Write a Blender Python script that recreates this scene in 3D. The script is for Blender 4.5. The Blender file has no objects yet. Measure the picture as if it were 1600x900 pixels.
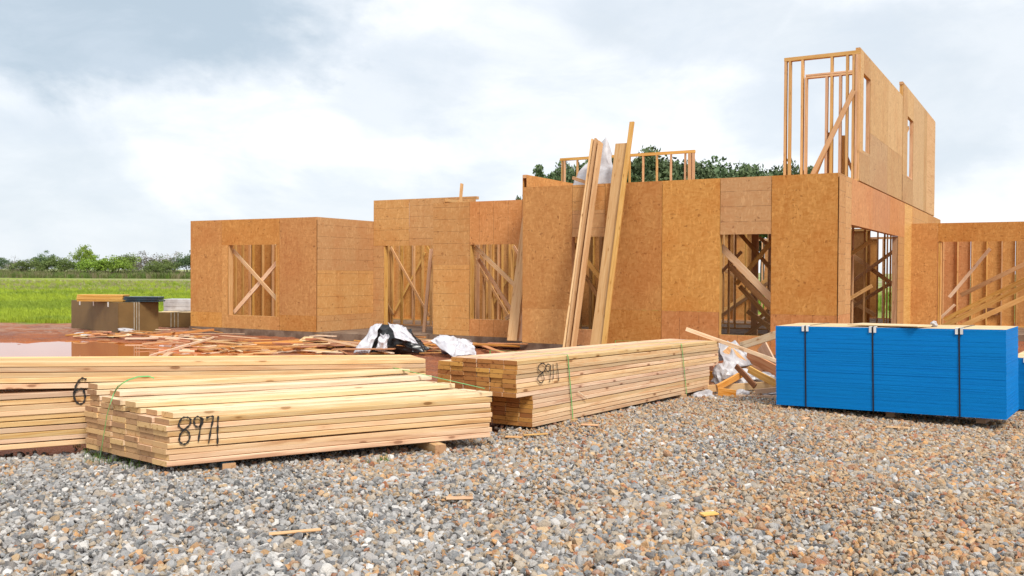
import bpy, bmesh, math, random
import numpy as np
from mathutils import Vector, Matrix, noise, Euler

SC = bpy.context.scene
COL = SC.collection
rnd = random.Random(7)
ZC = 1.57                      # eye height above the house floor (floor is z = 0)

# ------------------------------------------------------------------ camera
PITCH = math.radians(0.94); ROLL = math.radians(0.32); FPX = 1470.0
_f = Vector((0, math.cos(PITCH), -math.sin(PITCH)))
_r = Vector((1, 0, 0)); _u = _r.cross(_f)
RT = _r*math.cos(ROLL) + _u*math.sin(ROLL)
UP = -_r*math.sin(ROLL) + _u*math.cos(ROLL)
cam_d = bpy.data.cameras.new('camera'); cam = bpy.data.objects.new('camera', cam_d); COL.objects.link(cam)
cam_d.sensor_width = 36; cam_d.lens = 36*FPX/1600; cam_d.clip_start = .05; cam_d.clip_end = 6000
cam.matrix_world = Matrix.Translation((0, 0, ZC)) @ Matrix((RT, UP, -_f)).transposed().to_4x4()
SC.camera = cam
EYE = Vector((0, 0, ZC))

# ------------------------------------------------------------------ light
SC.view_settings.view_transform = 'Standard'; SC.view_settings.look = 'None'
SC.view_settings.exposure = 0.5; SC.view_settings.gamma = 1.0; SC.view_settings.use_curve_mapping = False
SUNV = Vector((.36, -.70, .92)).normalized()
sun_d = bpy.data.lights.new('sun', 'SUN'); sun_d.energy = 2.5; sun_d.angle = math.radians(16); sun_d.color = (1, .95, .87)
sun = bpy.data.objects.new('sun', sun_d); COL.objects.link(sun)
sun.rotation_euler = SUNV.to_track_quat('Z', 'Y').to_euler(); sun.location = (20, -20, 40)

class NT:
    def __init__(s, tree): s.t = tree; s.n = tree.nodes; s.l = tree.links
    def add(s, typ, **kw):
        n = s.n.new(typ)
        for k, v in kw.items():
            if k == 'ins':
                for a, b in v.items():
                    if isinstance(b, bpy.types.NodeSocket): s.l.new(b, n.inputs[a])
                    else: n.inputs[a].default_value = b
            else: setattr(n, k, v)
        return n
    def math(s, op, a, b=0.0, c=0.0, clamp=False):
        n = s.n.new('ShaderNodeMath'); n.operation = op; n.use_clamp = clamp
        for i, x in enumerate((a, b, c)):
            if isinstance(x, bpy.types.NodeSocket): s.l.new(x, n.inputs[i])
            else: n.inputs[i].default_value = x
        return n.outputs[0]
    def mix(s, f, a, b, mode='MIX'):
        n = s.n.new('ShaderNodeMix'); n.data_type = 'RGBA'; n.blend_type = mode
        for i, x in ((0, f), (6, a), (7, b)):
            if isinstance(x, bpy.types.NodeSocket): s.l.new(x, n.inputs[i])
            else: n.inputs[i].default_value = x if i == 0 else (x[0], x[1], x[2], 1)
        return n.outputs[2]
    def map(s, v, a, b, c=0., d=1., smooth=True):
        n = s.n.new('ShaderNodeMapRange'); n.interpolation_type = 'SMOOTHSTEP' if smooth else 'LINEAR'
        s.l.new(v, n.inputs[0])
        for i, x in enumerate((a, b, c, d)): n.inputs[i+1].default_value = x
        return n.outputs[0]
    def noise(s, vec, scale, detail=4., rough=.55, dist=0.):
        n = s.n.new('ShaderNodeTexNoise'); n.inputs['Scale'].default_value = scale
        n.inputs['Detail'].default_value = detail; n.inputs['Roughness'].default_value = rough
        n.inputs['Distortion'].default_value = dist
        if vec is not None: s.l.new(vec, n.inputs['Vector'])
        return n
    def mapping(s, vec, scale=(1, 1, 1), loc=(0, 0, 0), rot=(0, 0, 0)):
        n = s.n.new('ShaderNodeMapping'); s.l.new(vec, n.inputs[0])
        for i, x in ((1, loc), (2, rot), (3, scale)):
            if isinstance(x, bpy.types.NodeSocket): s.l.new(x, n.inputs[i])
            else: n.inputs[i].default_value = x
        return n.outputs[0]

W = bpy.data.worlds.new('World'); SC.world = W; W.use_nodes = True
w = NT(W.node_tree); w.n.clear()
sky = w.add('ShaderNodeTexSky', sky_type='NISHITA', sun_disc=False)
sky.sun_elevation = math.asin(SUNV.z); sky.sun_rotation = math.atan2(SUNV.x, SUNV.y)
tc = w.add('ShaderNodeTexCoord').outputs['Generated']
m1 = w.mapping(tc, (1.0, 1.0, 2.3), (3.1, .7, .4))
n1 = w.noise(m1, 1.7, 9, .56, .35).outputs[0]
n2 = w.noise(w.mapping(tc, (1, 1, 2.0), (8.3, 2.2, 5)), 3.6, 7, .6, .2).outputs[0]
# grey-blue banks of cloud, each at its own bearing
def bank(x, y, r, st=2.2):
    d = (_f + RT*(x-800)/FPX + UP*(450-y)/FPX).normalized()
    v = w.add('ShaderNodeVectorMath', operation='SUBTRACT'); w.l.new(tc, v.inputs[0]); v.inputs[1].default_value = d
    sc = w.add('ShaderNodeVectorMath', operation='MULTIPLY'); w.l.new(v.outputs[0], sc.inputs[0]); sc.inputs[1].default_value = (1, 1, st)
    
    ln = w.add('ShaderNodeVectorMath', operation='LENGTH'); w.l.new(sc.outputs[0], ln.inputs[0])
    dd = w.math('ADD', ln.outputs['Value'], w.math('MULTIPLY', w.math('SUBTRACT', n1, .5), 1.3*r/.25))
    return w.map(dd, r*.95, r*.40)
b = w.math('MULTIPLY', bank(250, 40, .24, 1.9), 1.0)
for a in ((60, 300, .24, 2.0), (1090, 20, .13, 2.5), (1480, 60, .22, 2.2), (150, 395, .42, 5), (420, 300, .22, 3.0), (640, 140, .13, 2.0)):
    b = w.math('MAXIMUM', b, w.math('MULTIPLY', bank(*a), .36))
b2 = w.math('MULTIPLY', w.map(n2, .45, .68), .22)
bb = w.math('ADD', b, b2, clamp=True)
bb = w.math('MULTIPLY', bb, .95)
cloud = w.mix(bb, (7.9, 8.05, 8.25), (3.7, 4.5, 5.25))
wisps = w.map(w.noise(w.mapping(tc, (1, 1, 2.6), (1, 5, 2)), 6.5, 8, .62, .4).outputs[0], .42, .72)
cloud = w.mix(w.math('MULTIPLY', wisps, .5), cloud, (5.3, 5.9, 6.6))
cov = w.add('ShaderNodeMix', data_type='RGBA'); cov.inputs[0].default_value = .93
w.l.new(sky.outputs[0], cov.inputs[6]); w.l.new(cloud, cov.inputs[7])
bg = w.add('ShaderNodeBackground', ins={'Color': cov.outputs[2], 'Strength': .1})
out = w.add('ShaderNodeOutputWorld'); w.l.new(bg.outputs[0], out.inputs[0])

# ------------------------------------------------------------------ geometry helpers
def ray(x, y): return _f + RT*((x-800)/FPX) + UP*((450-y)/FPX)
def on_level(x, y, z): d = ray(x, y); return EYE + d*((z-ZC)/d.z)
def on_plane(x, y, P, n): d = ray(x, y); return EYE + d*((P-EYE).dot(n)/d.dot(n))

def tag(o, label=None, cat=None, group=None, kind=None):
    if label: o['label'] = label
    if cat: o['category'] = cat
    if group: o['group'] = group
    if kind: o['kind'] = kind
    return o
def empty(name, M=Matrix(), parent=None):
    o = bpy.data.objects.new(name, None); COL.objects.link(o); o.empty_display_size = .2
    if parent: o.parent = parent; o.matrix_local = M
    else: o.matrix_world = M
    return o
def obj(name, me, mat=None, parent=None, M=None, smooth=False):
    if isinstance(me, bmesh.types.BMesh):
        bm = me; me = bpy.data.meshes.new(name); bm.to_mesh(me); bm.free()
    if mat is not None and not me.materials:
        for m in (mat if isinstance(mat, (list, tuple)) else [mat]): me.materials.append(m)
    if smooth: me.polygons.foreach_set('use_smooth', [True]*len(me.polygons))
    o = bpy.data.objects.new(name, me); COL.objects.link(o)
    if parent: o.parent = parent
    if M is not None:
        if parent: o.matrix_local = M
        else: o.matrix_world = M
    return o
def box(bm, x0, x1, y0, y1, z0, z1, M=None, mi=0):
    vs = [bm.verts.new((x, y, z)) for x in (x0, x1) for y in (y0, y1) for z in (z0, z1)]
    if M is not None:
        for v in vs: v.co = M @ v.co
    for q in ((0, 1, 3, 2), (4, 6, 7, 5), (0, 4, 5, 1), (2, 3, 7, 6), (0, 2, 6, 4), (1, 5, 7, 3)):
        f = bm.faces.new([vs[i] for i in q]); f.material_index = mi
    return vs
def bevel(bm, w_=.004, seg=1):
    bmesh.ops.bevel(bm, geom=list(bm.edges), offset=w_, segments=seg, affect='EDGES')
def board_between(p, q, width, thick, side, mi=0):
    """matrix for a board whose local X runs p->q, local Y across (width) near `side`, Z thickness"""
    X = (q-p).normalized(); Y = (side - X*side.dot(X)).normalized(); Z = X.cross(Y)
    M = Matrix((X, Y, Z)).transposed().to_4x4(); M.translation = p
    return M, (q-p).length
def plank_mesh(L, wd, th, seed=0, bow=0., mats=1, shear=0.):
    r = random.Random(seed); bm = bmesh.new()
    n = max(2, int(L/.35)); rings = []
    ph = r.random()*6; b1 = bow*(r.random()-.5)*2; b2 = bow*(r.random()-.5)*2
    for i in range(n+1):
        x = L*i/n; k = math.sin(math.pi*i/n); dy = b1*k + .0015*math.sin(ph+x*3); dz = b2*k
        e = .003
        pts = [(-wd/2+e, -th/2), (wd/2-e, -th/2), (wd/2, -th/2+e), (wd/2, th/2-e), (wd/2-e, th/2), (-wd/2+e, th/2), (-wd/2, th/2-e), (-wd/2, -th/2+e)]
        rings.append([bm.verts.new((x+shear*y, y+dy, z+dz)) for y, z in pts])
    for i in range(n):
        for j in range(8):
            k = (j+1) % 8
            bm.faces.new((rings[i][j], rings[i+1][j], rings[i+1][k], rings[i][k]))
    for rg, rev in ((rings[0], 0), (rings[-1], 1)):
        f = bm.faces.new(rg if rev else rg[::-1]); f.material_index = 1 if mats > 1 else 0
    bmesh.ops.recalc_face_normals(bm, faces=bm.faces)
    return bm

# ------------------------------------------------------------------ materials
def newmat(name, rough=.7, spec=.3):
    m = bpy.data.materials.new(name); m.use_nodes = True
    t = NT(m.node_tree); p = t.n['Principled BSDF']
    p.inputs['Roughness'].default_value = rough; p.inputs['Specular IOR Level'].default_value = spec
    return m, t, p
def setbump(t, p, h, dist=.003, strength=.6):
    b_ = t.add('ShaderNodeBump', ins={'Height': h, 'Distance': dist, 'Strength': strength})
    t.l.new(b_.outputs[0], p.inputs['Normal'])
def objcoord(t, k=37.):
    o = t.add('ShaderNodeTexCoord').outputs['Object']
    r = t.add('ShaderNodeObjectInfo').outputs['Random']
    c = t.add('ShaderNodeCombineXYZ', ins={0: t.math('MULTIPLY', r, k), 1: t.math('MULTIPLY', r, k*1.7), 2: t.math('MULTIPLY', r, k*.6)})
    v = t.add('ShaderNodeVectorMath', operation='ADD'); t.l.new(o, v.inputs[0]); t.l.new(c.outputs[0], v.inputs[1])
    return v.outputs[0], r, o
def pine(name, c1, c2, dark=(.24, .11, .04), knots=.8, var=.25, rough=.65):
    m, t, p = newmat(name, rough, .25)
    v, r, o = objcoord(t)
    r2 = t.add('ShaderNodeTexWhiteNoise', noise_dimensions='1D', ins={'W': t.math('MULTIPLY', r, 91.7)}).outputs['Value']
    grain = t.noise(t.mapping(v, (1.3, 26, 26)), 1.6, 5, .6, .5).outputs[0]
    fine = t.noise(t.mapping(v, (3, 140, 140)), 1.5, 3, .6).outputs[0]
    broad = t.noise(t.mapping(v, (.9, 4, 4)), 1.2, 2, .5).outputs[0]
    c = t.mix(t.map(grain, .35, .68), c1, c2)
    c = t.mix(t.math('MULTIPLY', t.map(fine, .45, .7), .25), c, (c2[0]*.8, c2[1]*.7, c2[2]*.55))
    # streaks of heartwood and stain
    st = t.noise(t.mapping(v, (.7, 13, 13), (4, 2, 1)), 1.1, 4, .6, .4).outputs[0]
    st2 = t.noise(t.mapping(v, (.35, 7, 7), (1, 8, 4)), 1.3, 5, .65, .8).outputs[0]
    c = t.mix(t.math('MULTIPLY', t.map(st2, .58, .66), .5), c, (c2[0]*.72, c2[1]*.52, c2[2]*.35))
    c = t.mix(t.math('MULTIPLY', t.map(st, .575, .70), .6), c, (dark[0]*1.6, dark[1]*1.6, dark[2]*1.5))
    # knots
    vo = t.add('ShaderNodeTexVoronoi', ins={'Vector': t.mapping(v, (3.2, 9.5, 9.5)), 'Scale': 1., 'Randomness': 1.})
    kn = t.map(vo.outputs['Distance'], .15, .09)
    kr = t.map(vo.outputs['Distance'], .30, .12)
    c = t.mix(t.math('MULTIPLY', kr, .35*knots), c, (c2[0]*.75, c2[1]*.55, c2[2]*.4))
    c = t.mix(t.math('MULTIPLY', kn, knots), c, dark)
    h = t.add('ShaderNodeHueSaturation', ins={'Color': c,
        'Hue': t.math('ADD', .5, t.math('MULTIPLY', t.math('SUBTRACT', r2, .70), .020)),
        'Saturation': t.math('ADD', .88, t.math('MULTIPLY', r2, .28)),
        'Value': t.math('ADD', 1-var*.6, t.math('MULTIPLY', r, var))})
    c = t.mix(t.math('MULTIPLY', t.map(broad, .4, .7), .18), h.outputs[0], (c2[0]*.8, c2[1]*.62, c2[2]*.45))
    t.l.new(c, p.inputs['Base Color']); setbump(t, p, fine, .001, .5)
    return m
M_LUMBER = pine('lumber', (.73, .535, .32), (.66, .42, .22), dark=(.22, .10, .04), var=.38)
M_FRESH = pine('fresh_lumber', (.80, .655, .45), (.72, .52, .31), knots=.6, var=.15)
M_STUD = pine('stud_lumber', (.68, .43, .20), (.56, .32, .13), knots=.5, var=.3)
M_FRAME = pine('frame_lumber', (.70, .45, .23), (.60, .36, .16), knots=.4, var=.25)
M_LEAN = pine('weathered_lumber', (.62, .42, .24), (.52, .32, .17), knots=.5, var=.25)
M_SCRAP = pine('scrap_wood', (.62, .33, .15), (.48, .19, .07), knots=.3, var=.6)
def endgrain(name, c1, c2):
    m, t, p = newmat(name, .8, .15)
    v, r, o = objcoord(t, 11.)
    wv = t.add('ShaderNodeTexWave', wave_type='RINGS', rings_direction='X', ins={'Vector': t.mapping(v, (1, 1, 1), (0, .3, .2)), 'Scale': 42., 'Distortion': 2.5, 'Detail': 2.})
    n = t.noise(t.mapping(v, (1, 30, 30)), 1.0, 3, .6).outputs[0]
    rr = t.add('ShaderNodeTexWhiteNoise', noise_dimensions='1D', ins={'W': t.math('MULTIPLY', r, 51.3)}).outputs['Value']
    c = t.mix(t.math('MULTIPLY', wv.outputs['Fac'], .3), c1, c2)
    c = t.mix(t.map(n, .55, .75), c, (c2[0]*.6, c2[1]*.5, c2[2]*.4))
    h = t.add('ShaderNodeHueSaturation', ins={'Color': c, 'Hue': t.math('ADD', .488, t.math('MULTIPLY', rr, .024)), 'Value': t.math('ADD', .66, t.math('MULTIPLY', rr, .55))})
    t.l.new(h.outputs[0], p.inputs['Base Color'])
    return m
M_END = endgrain('end_grain_pale', (.60, .37, .19), (.50, .27, .12))
M_END2 = endgrain('end_grain_orange', (.52, .24, .07), (.36, .14, .035))  # darker, more orange end grain than the pale one

def osb(name, c1, c2, lines=None, spacing=.3):
    m, t, p = newmat(name, .72, .25)
    v, r, o = objcoord(t, 23.)
    r2 = t.add('ShaderNodeTexWhiteNoise', noise_dimensions='1D', ins={'W': t.math('MULTIPLY', r, 77.7)}).outputs['Value']
    def flakes(sc, rot, rnd_=1.):
        vo = t.add('ShaderNodeTexVoronoi', ins={'Vector': t.mapping(v, sc, (rot, 0, rot), (0, rot, 0)), 'Scale': 1., 'Randomness': rnd_})
        return t.add('ShaderNodeSeparateColor', ins={0: vo.outputs['Color']}).outputs
    wv_ = t.noise(v, 2.2, 2).outputs['Color']
    vv = t.add('ShaderNodeVectorMath', operation='MULTIPLY_ADD', ins={0: wv_, 1: (.22, .22, .22), 2: v}).outputs[0]
    v0, v = v, vv
    a = flakes((11, 16, 27), .45); b_ = flakes((32, 16, 12), -.75); d = flakes((17, 16, 48), 1.2)
    v = v0
    k = t.math('ADD', t.math('MULTIPLY', a[0], .4), t.math('ADD', t.math('MULTIPLY', b_[1], .35), t.math('MULTIPLY', d[0], .25)))
    c = t.mix(t.map(k, .15, .88, smooth=False), c1, c2)
    dk = t.math('MULTIPLY', t.map(a[2], .92, .96), t.map(b_[0], .60, .8))
    c = t.mix(t.math('MULTIPLY', dk, .5), c, (c2[0]*.35, c2[1]*.26, c2[2]*.25))
    lt = t.math('MULTIPLY', t.map(b_[2], .86, .92), .35)
    c = t.mix(lt, c, (c1[0]*1.3, c1[1]*1.35, c1[2]*1.4))
    mot = t.noise(v, .9, 3, .6).outputs[0]
    c = t.mix(t.math('MULTIPLY', t.map(mot, .45, .7), .30), c, (c2[0]*.95, c2[1]*.68, c2[2]*.5))
    # damp stain towards weathering runs
    run = t.noise(t.mapping(v, (5, 5, .5)), 1.2, 4, .6).outputs[0]
    c = t.mix(t.math('MULTIPLY', t.map(run, .56, .72), .22), c, (c2[0]*.7, c2[1]*.5, c2[2]*.38))
    if lines:
        sep = t.add('ShaderNodeSeparateXYZ', ins={0: o}).outputs
        ax = sep[2] if lines == 'h' else sep[0]; ot = sep[0] if lines == 'h' else sep[2]
        wob = t.math('MULTIPLY', t.math('SUBTRACT', t.noise(t.add('ShaderNodeCombineXYZ', ins={0: t.math('MULTIPLY', ot, .8), 1: t.math('MULTIPLY', r, 50.)}).outputs[0], 1.).outputs[0], .5), .02)
        q = t.math('ADD', t.math('ADD', ax, wob), t.math('MULTIPLY', r2, .2))
        md = t.math('PINGPONG', q, spacing/2)
        ln = t.map(md, .0, .009, 1, 0)
        brk = t.map(t.noise(t.mapping(v, (3, 3, 3)), 1.5).outputs[0], .36, .48)
        c = t.mix(t.math('MULTIPLY', t.math('MULTIPLY', ln, brk), .6), c, (.10, .045, .02))
    sp_ = t.add('ShaderNodeSeparateXYZ', ins={0: o}).outputs
    nx_ = t.math('PINGPONG', t.math('ADD', sp_[0], -.015), .203); nz_ = t.math('PINGPONG', sp_[2], .10)
    dd_ = t.math('SQRT', t.math('ADD', t.math('MULTIPLY', nx_, nx_), t.math('MULTIPLY', nz_, nz_)))
    c = t.mix(t.math('MULTIPLY', t.map(dd_, .0, .011, 1, 0), .55), c, (.12, .06, .03))
    h = t.add('ShaderNodeHueSaturation', ins={'Color': c,
        'Hue': t.math('ADD', .4975, t.math('MULTIPLY', r2, .006)), 'Saturation': t.math('ADD', .95, t.math('MULTIPLY', r, .08)),
        'Value': t.math('ADD', .87, t.math('MULTIPLY', r2, .24))})
    t.l.new(h.outputs[0], p.inputs['Base Color']); setbump(t, p, k, .002, .35)
    return m
M_OSB = osb('osb_flaked', (.58, .295, .092), (.455, .198, .050))
M_OSBH = osb('osb_lined_across', (.565, .320, .130), (.50, .252, .088), 'h', .30)
M_OSBV = osb('osb_lined_upright', (.60, .29, .115), (.49, .21, .07), 'v', .41)
M_OSBU = osb('osb_upper', (.56, .36, .17), (.46, .275, .12), 'v', .61)

def plain(name, c, rough=.6, var=.0, nscale=6., c2=None, spec=.4, bump=0.):
    m, t, p = newmat(name, rough, spec)
    v, r, o = objcoord(t)
    n = t.noise(v, nscale, 5, .6).outputs[0]
    c2 = c2 or (c[0]*.6, c[1]*.6, c[2]*.6)
    cc = t.mix(t.map(n, .35, .7), c, c2)
    if var:
        cc = t.add('ShaderNodeHueSaturation', ins={'Color': cc, 'Value': t.math('ADD', 1-var/2, t.math('MULTIPLY', r, var))}).outputs[0]
    t.l.new(cc, p.inputs['Base Color'])
    if bump: setbump(t, p, n, bump, .7)
    return m
M_CONC = plain('slab_concrete', (.24, .17, .12), .85, c2=(.12, .07, .045), nscale=3, bump=.004)
M_STRAPG = plain('green_strap', (.12, .42, .10), .35, c2=(.09, .33, .09))
M_STRAPB = plain('black_strap', (.012, .014, .02), .4)
M_INK = plain('spray_ink', (.016, .014, .014), .8, c2=(.05, .04, .03), nscale=30)
M_WHITE = plain('white_plastic', (.52, .51, .53), .4, c2=(.36, .33, .33), nscale=3, spec=.5)
M_CORNER = plain('corner_guard', (.78, .77, .74), .6, c2=(.6, .58, .55))
M_STRAPW = plain('pale_strap', (.42, .38, .30), .6)
M_CARD = plain('brown_wrap', (.19, .115, .042), .5, c2=(.14, .082, .030), nscale=1.5)
M_TAN = plain('tan_board', (.66, .50, .28), .7, c2=(.55, .38, .2), nscale=4)
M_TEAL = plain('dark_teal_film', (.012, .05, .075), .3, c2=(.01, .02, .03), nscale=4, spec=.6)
M_ROSE = plain('red_brown_board', (.26, .11, .05), .7)

# ------------------------------------------------------------------ ground
def gh(x, y):
    s = np.interp(y, [0, 6, 8.4, 12.2, 16, 20, 32, 60, 150, 400, 4000], [.17, .17, .115, .0, -.13, -.17, -.18, -.1, .9, 2.0, 2.0])
    s = s - .035*np.clip(x-1, 0, 4)*np.clip((14-y)/4, 0, 1)
    return s
def puddle_mask(x, y):
    ang = (x+9.6)/4.4; b_ = (y-20.7)/2.6
    return ang*ang + b_*b_ + .22*math.sin(x*2.3+y) + .15*math.sin(y*4.1-x*1.3)
def ground_z(x, y):
    z = float(gh(x, y))
    if 15 < y < 34 and x < 12:
        z += .04*noise.noise(Vector((x*.9, y*.9, 0))) + .035*noise.noise(Vector((x*2.5, y*2.5, 3))) + .02*noise.noise(Vector((x*6.5, y*6.5, 5)))
        m = puddle_mask(x, y)
        z += .0 if m > 1.7 else -.10*min(1, (1.7-m)/.8)
    elif y <= 15: z += .012*noise.noise(Vector((x*1.1, y*1.1, 7)))
    return z
def axis(parts):
    out = []
    for a, b_, s in parts: out += list(np.arange(a, b_, s))
    return out
xs = axis([(-3000, -400, 260), (-400, -60, 34), (-60, -20, 4), (-20, -13, .5), (-13, 2, .12), (2, 12, .3), (12, 40, 4), (40, 400, 36), (400, 3001, 260)])
ys = axis([(-60, 0, 10), (0, 3, .5), (3, 16, .25), (16, 27.5, .10), (27.5, 40, .6), (40, 70, 3), (70, 400, 15), (400, 4001, 300)])
me = bpy.data.meshes.new('ground')
V = [(x, y, ground_z(x, y)) for y in ys for x in xs]; nx = len(xs)
Fc = [(j*nx+i, j*nx+i+1, (j+1)*nx+i+1, (j+1)*nx+i) for j in range(len(ys)-1) for i in range(nx-1)]
me.from_pydata(V, [], Fc); me.update()
m, t, p = newmat('red_mud_and_field', .75, .35)
pos = t.add('ShaderNodeNewGeometry').outputs['Position']
sep = t.add('ShaderNodeSeparateXYZ', ins={0: pos}).outputs
nm = t.noise(pos, 1.3, 6, .6).outputs[0]; nf = t.noise(pos, 14., 5, .6).outputs[0]
mud = t.mix(t.map(nm, .35, .65), (.40, .125, .045), (.25, .078, .034))
mud = t.mix(t.math('MULTIPLY', t.map(nf, .5, .7), .5), mud, (.40, .19, .10))
g1 = t.noise(t.mapping(pos, (.05, .13, .1)), 1., 5, .6).outputs[0]
g2 = t.noise(t.mapping(pos, (1, 2.4, 1)), 1.4, 5, .7).outputs[0]
grs = t.mix(t.map(g1, .4, .62), (.30, .37, .035), (.19, .27, .03))
grs = t.mix(t.math('MULTIPLY', t.map(g2, .45, .7), .45), grs, (.10, .16, .03))
dry = t.math('MULTIPLY', t.map(sep[1], 60., 105., 0, 1), t.map(t.noise(t.mapping(pos, (.045, .12, .1), (9, 3, 0)), 1., 5, .65).outputs[0], .42, .6))
grs = t.mix(t.math('MULTIPLY', dry, .8), grs, (.30, .27, .17))
pale = t.math('MULTIPLY', .7, t.math('MULTIPLY', t.map(sep[1], 75., 90., 0, 1), t.map(t.noise(t.mapping(pos, (.05, .12, .1), (2, 1, 0)), 1., 4, .6).outputs[0], .5, .62)))
grs = t.mix(pale, grs, (.45, .40, .32))
edge = t.math('ADD', sep[1], t.math('MULTIPLY', t.math('SUBTRACT', nm, .5), 5.))
dusty = t.math('MULTIPLY', t.map(sep[1], 24.5, 27.5), t.map(t.noise(pos, 3.2, 6, .65).outputs[0], .42, .58))
mud = t.mix(t.math('MULTIPLY', dusty, .75), mud, (.44, .27, .19))
c = t.mix(t.map(edge, 30.3, 31.6), mud, grs)
t.l.new(c, p.inputs['Base Color'])
setbump(t, p, t.math('ADD', nf, t.math('MULTIPLY', nm, .6)), .12, 1.)
t.l.new(t.math('SUBTRACT', .82, t.math('MULTIPLY', t.map(nm, .5, .65), .3)), p.inputs['Roughness'])
tag(obj('ground', me, m, smooth=True), kind='structure')

# puddle
m, t, p = newmat('muddy_water', .03, .5)
p.inputs['Base Color'].default_value = (.50, .145, .035, 1); p.inputs['IOR'].default_value = 1.33
pos = t.add('ShaderNodeNewGeometry').outputs['Position']
setbump(t, p, t.noise(pos, 2.5, 2).outputs[0], .0012, .4)
bm = bmesh.new()
WZ = -.215
vs = []
for i in range(48):
    a = 2*math.pi*i/48; vs.append(bm.verts.new((-9.6+6.2*math.cos(a), 20.7+3.75*math.sin(a), WZ)))
bm.faces.new(vs)
tag(obj('puddle', bm, m), kind='structure')

# gravel bed
def gravel_limit(x):
    return float(np.interp(x, [-8, -3.6, -2.6, -.2, .3, 2.3, 3.2, 8], [6.3, 6.75, 7.15, 8.1, 9.2, 12.3, 12.9, 13.2]))
bm = bmesh.new(); gx = np.arange(-9, 12.01, .3); rows = []
for x in gx:
    yl = gravel_limit(x) + .12*math.sin(x*5.1) + .1*noise.noise(Vector((x*2, 0, 0)))
    rows.append([bm.verts.new((x, -3+(yl+3)*k/36, float(gh(x, -3+(yl+3)*k/36))+.022+.012*noise.noise(Vector((x*1.1, (-3+(yl+3)*k/36)*1.1, 7))))) for k in range(37)])
for i in range(len(gx)-1):
    for k in range(36): bm.faces.new((rows[i][k], rows[i+1][k], rows[i+1][k+1], rows[i][k+1]))
m, t, p = newmat('gravel_fines', .9, .2)
pos = t.add('ShaderNodeNewGeometry').outputs['Position']
vo = t.add('ShaderNodeTexVoronoi', ins={'Vector': pos, 'Scale': 42.})
c = t.mix(t.noise(vo.outputs['Position'], 60.).outputs[0], (.10, .08, .06), (.26, .22, .18))
t.l.new(c, p.inputs['Base Color']); setbump(t, p, vo.outputs['Distance'], .02, 1.)
tag(obj('gravel_bed', bm, m, smooth=True), kind='structure')

# stones
m, t, p = newmat('crushed_stone', .8, .25)
at = t.add('ShaderNodeAttribute', attribute_type='INSTANCER', attribute_name='tint').outputs['Color']
oc = t.add('ShaderNodeTexCoord').outputs['Object']
sn = t.noise(oc, 1.6, 5, .65).outputs[0]
c = t.mix(t.math('MULTIPLY', t.map(sn, .35, .7), .35), at, (.62, .55, .47))
c = t.mix(t.math('MULTIPLY', t.map(t.noise(oc, 3.7, 4, .7).outputs[0], .52, .72), .35), c, (.10, .08, .06))
t.l.new(c, p.inputs['Base Color']); setbump(t, p, t.noise(oc, 5., 4, .6).outputs[0], .12, .4)
stones = bpy.data.collections.new('stone_shapes')
for k in range(9):
    r = random.Random(100+k); bm = bmesh.new()
    fl = r.uniform(.45, .75); el = r.uniform(.7, 1.)
    for i in range(15):
        v = Vector((r.gauss(0, 1), r.gauss(0, 1), r.gauss(0, 1))).normalized()*r.uniform(.85, 1.08)
        bm.verts.new((v.x, v.y*el, v.z*fl))
    g = bmesh.ops.convex_hull(bm, input=bm.verts)
    bmesh.ops.delete(bm, geom=[v for v in bm.verts if not v.link_faces], context='VERTS')
    bmesh.ops.dissolve_limit(bm, angle_limit=.25, verts=bm.verts, edges=bm.edges)
    bmesh.ops.triangulate(bm, faces=bm.faces)
    bmesh.ops.subdivide_edges(bm, edges=list(bm.edges), cuts=1, use_grid_fill=True)
    bmesh.ops.smooth_vert(bm, verts=bm.verts, factor=.12, use_axis_x=True, use_axis_y=True, use_axis_z=True)
    for v in bm.verts: v.co *= .5/.96
    mm = bpy.data.meshes.new('stone'); bm.to_mesh(mm); bm.free(); mm.materials.append(m)
    mm.polygons.foreach_set('use_smooth', [k % 4 == 0]*len(mm.polygons))
    o = bpy.data.objects.new('stone', mm); stones.objects.link(o)
R_ = np.random.RandomState(5)
P_, SZ, ROT, TI = [], [], [], []
pal = {'grey': [(.34, .34, .34), (.44, .43, .42), (.27, .28, .29), (.52, .51, .50), (.38, .37, .37)],
       'white': [(.72, .70, .67), (.64, .61, .58)], 'dark': [(.13, .14, .15), (.17, .17, .18), (.10, .10, .11)],
       'tan': [(.52, .29, .13), (.58, .35, .17), (.46, .23, .10), (.62, .43, .24), (.50, .34, .19), (.42, .16, .07), (.60, .32, .12)],
       'beige': [(.50, .41, .31), (.44, .37, .30), (.40, .33, .25)]}
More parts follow.
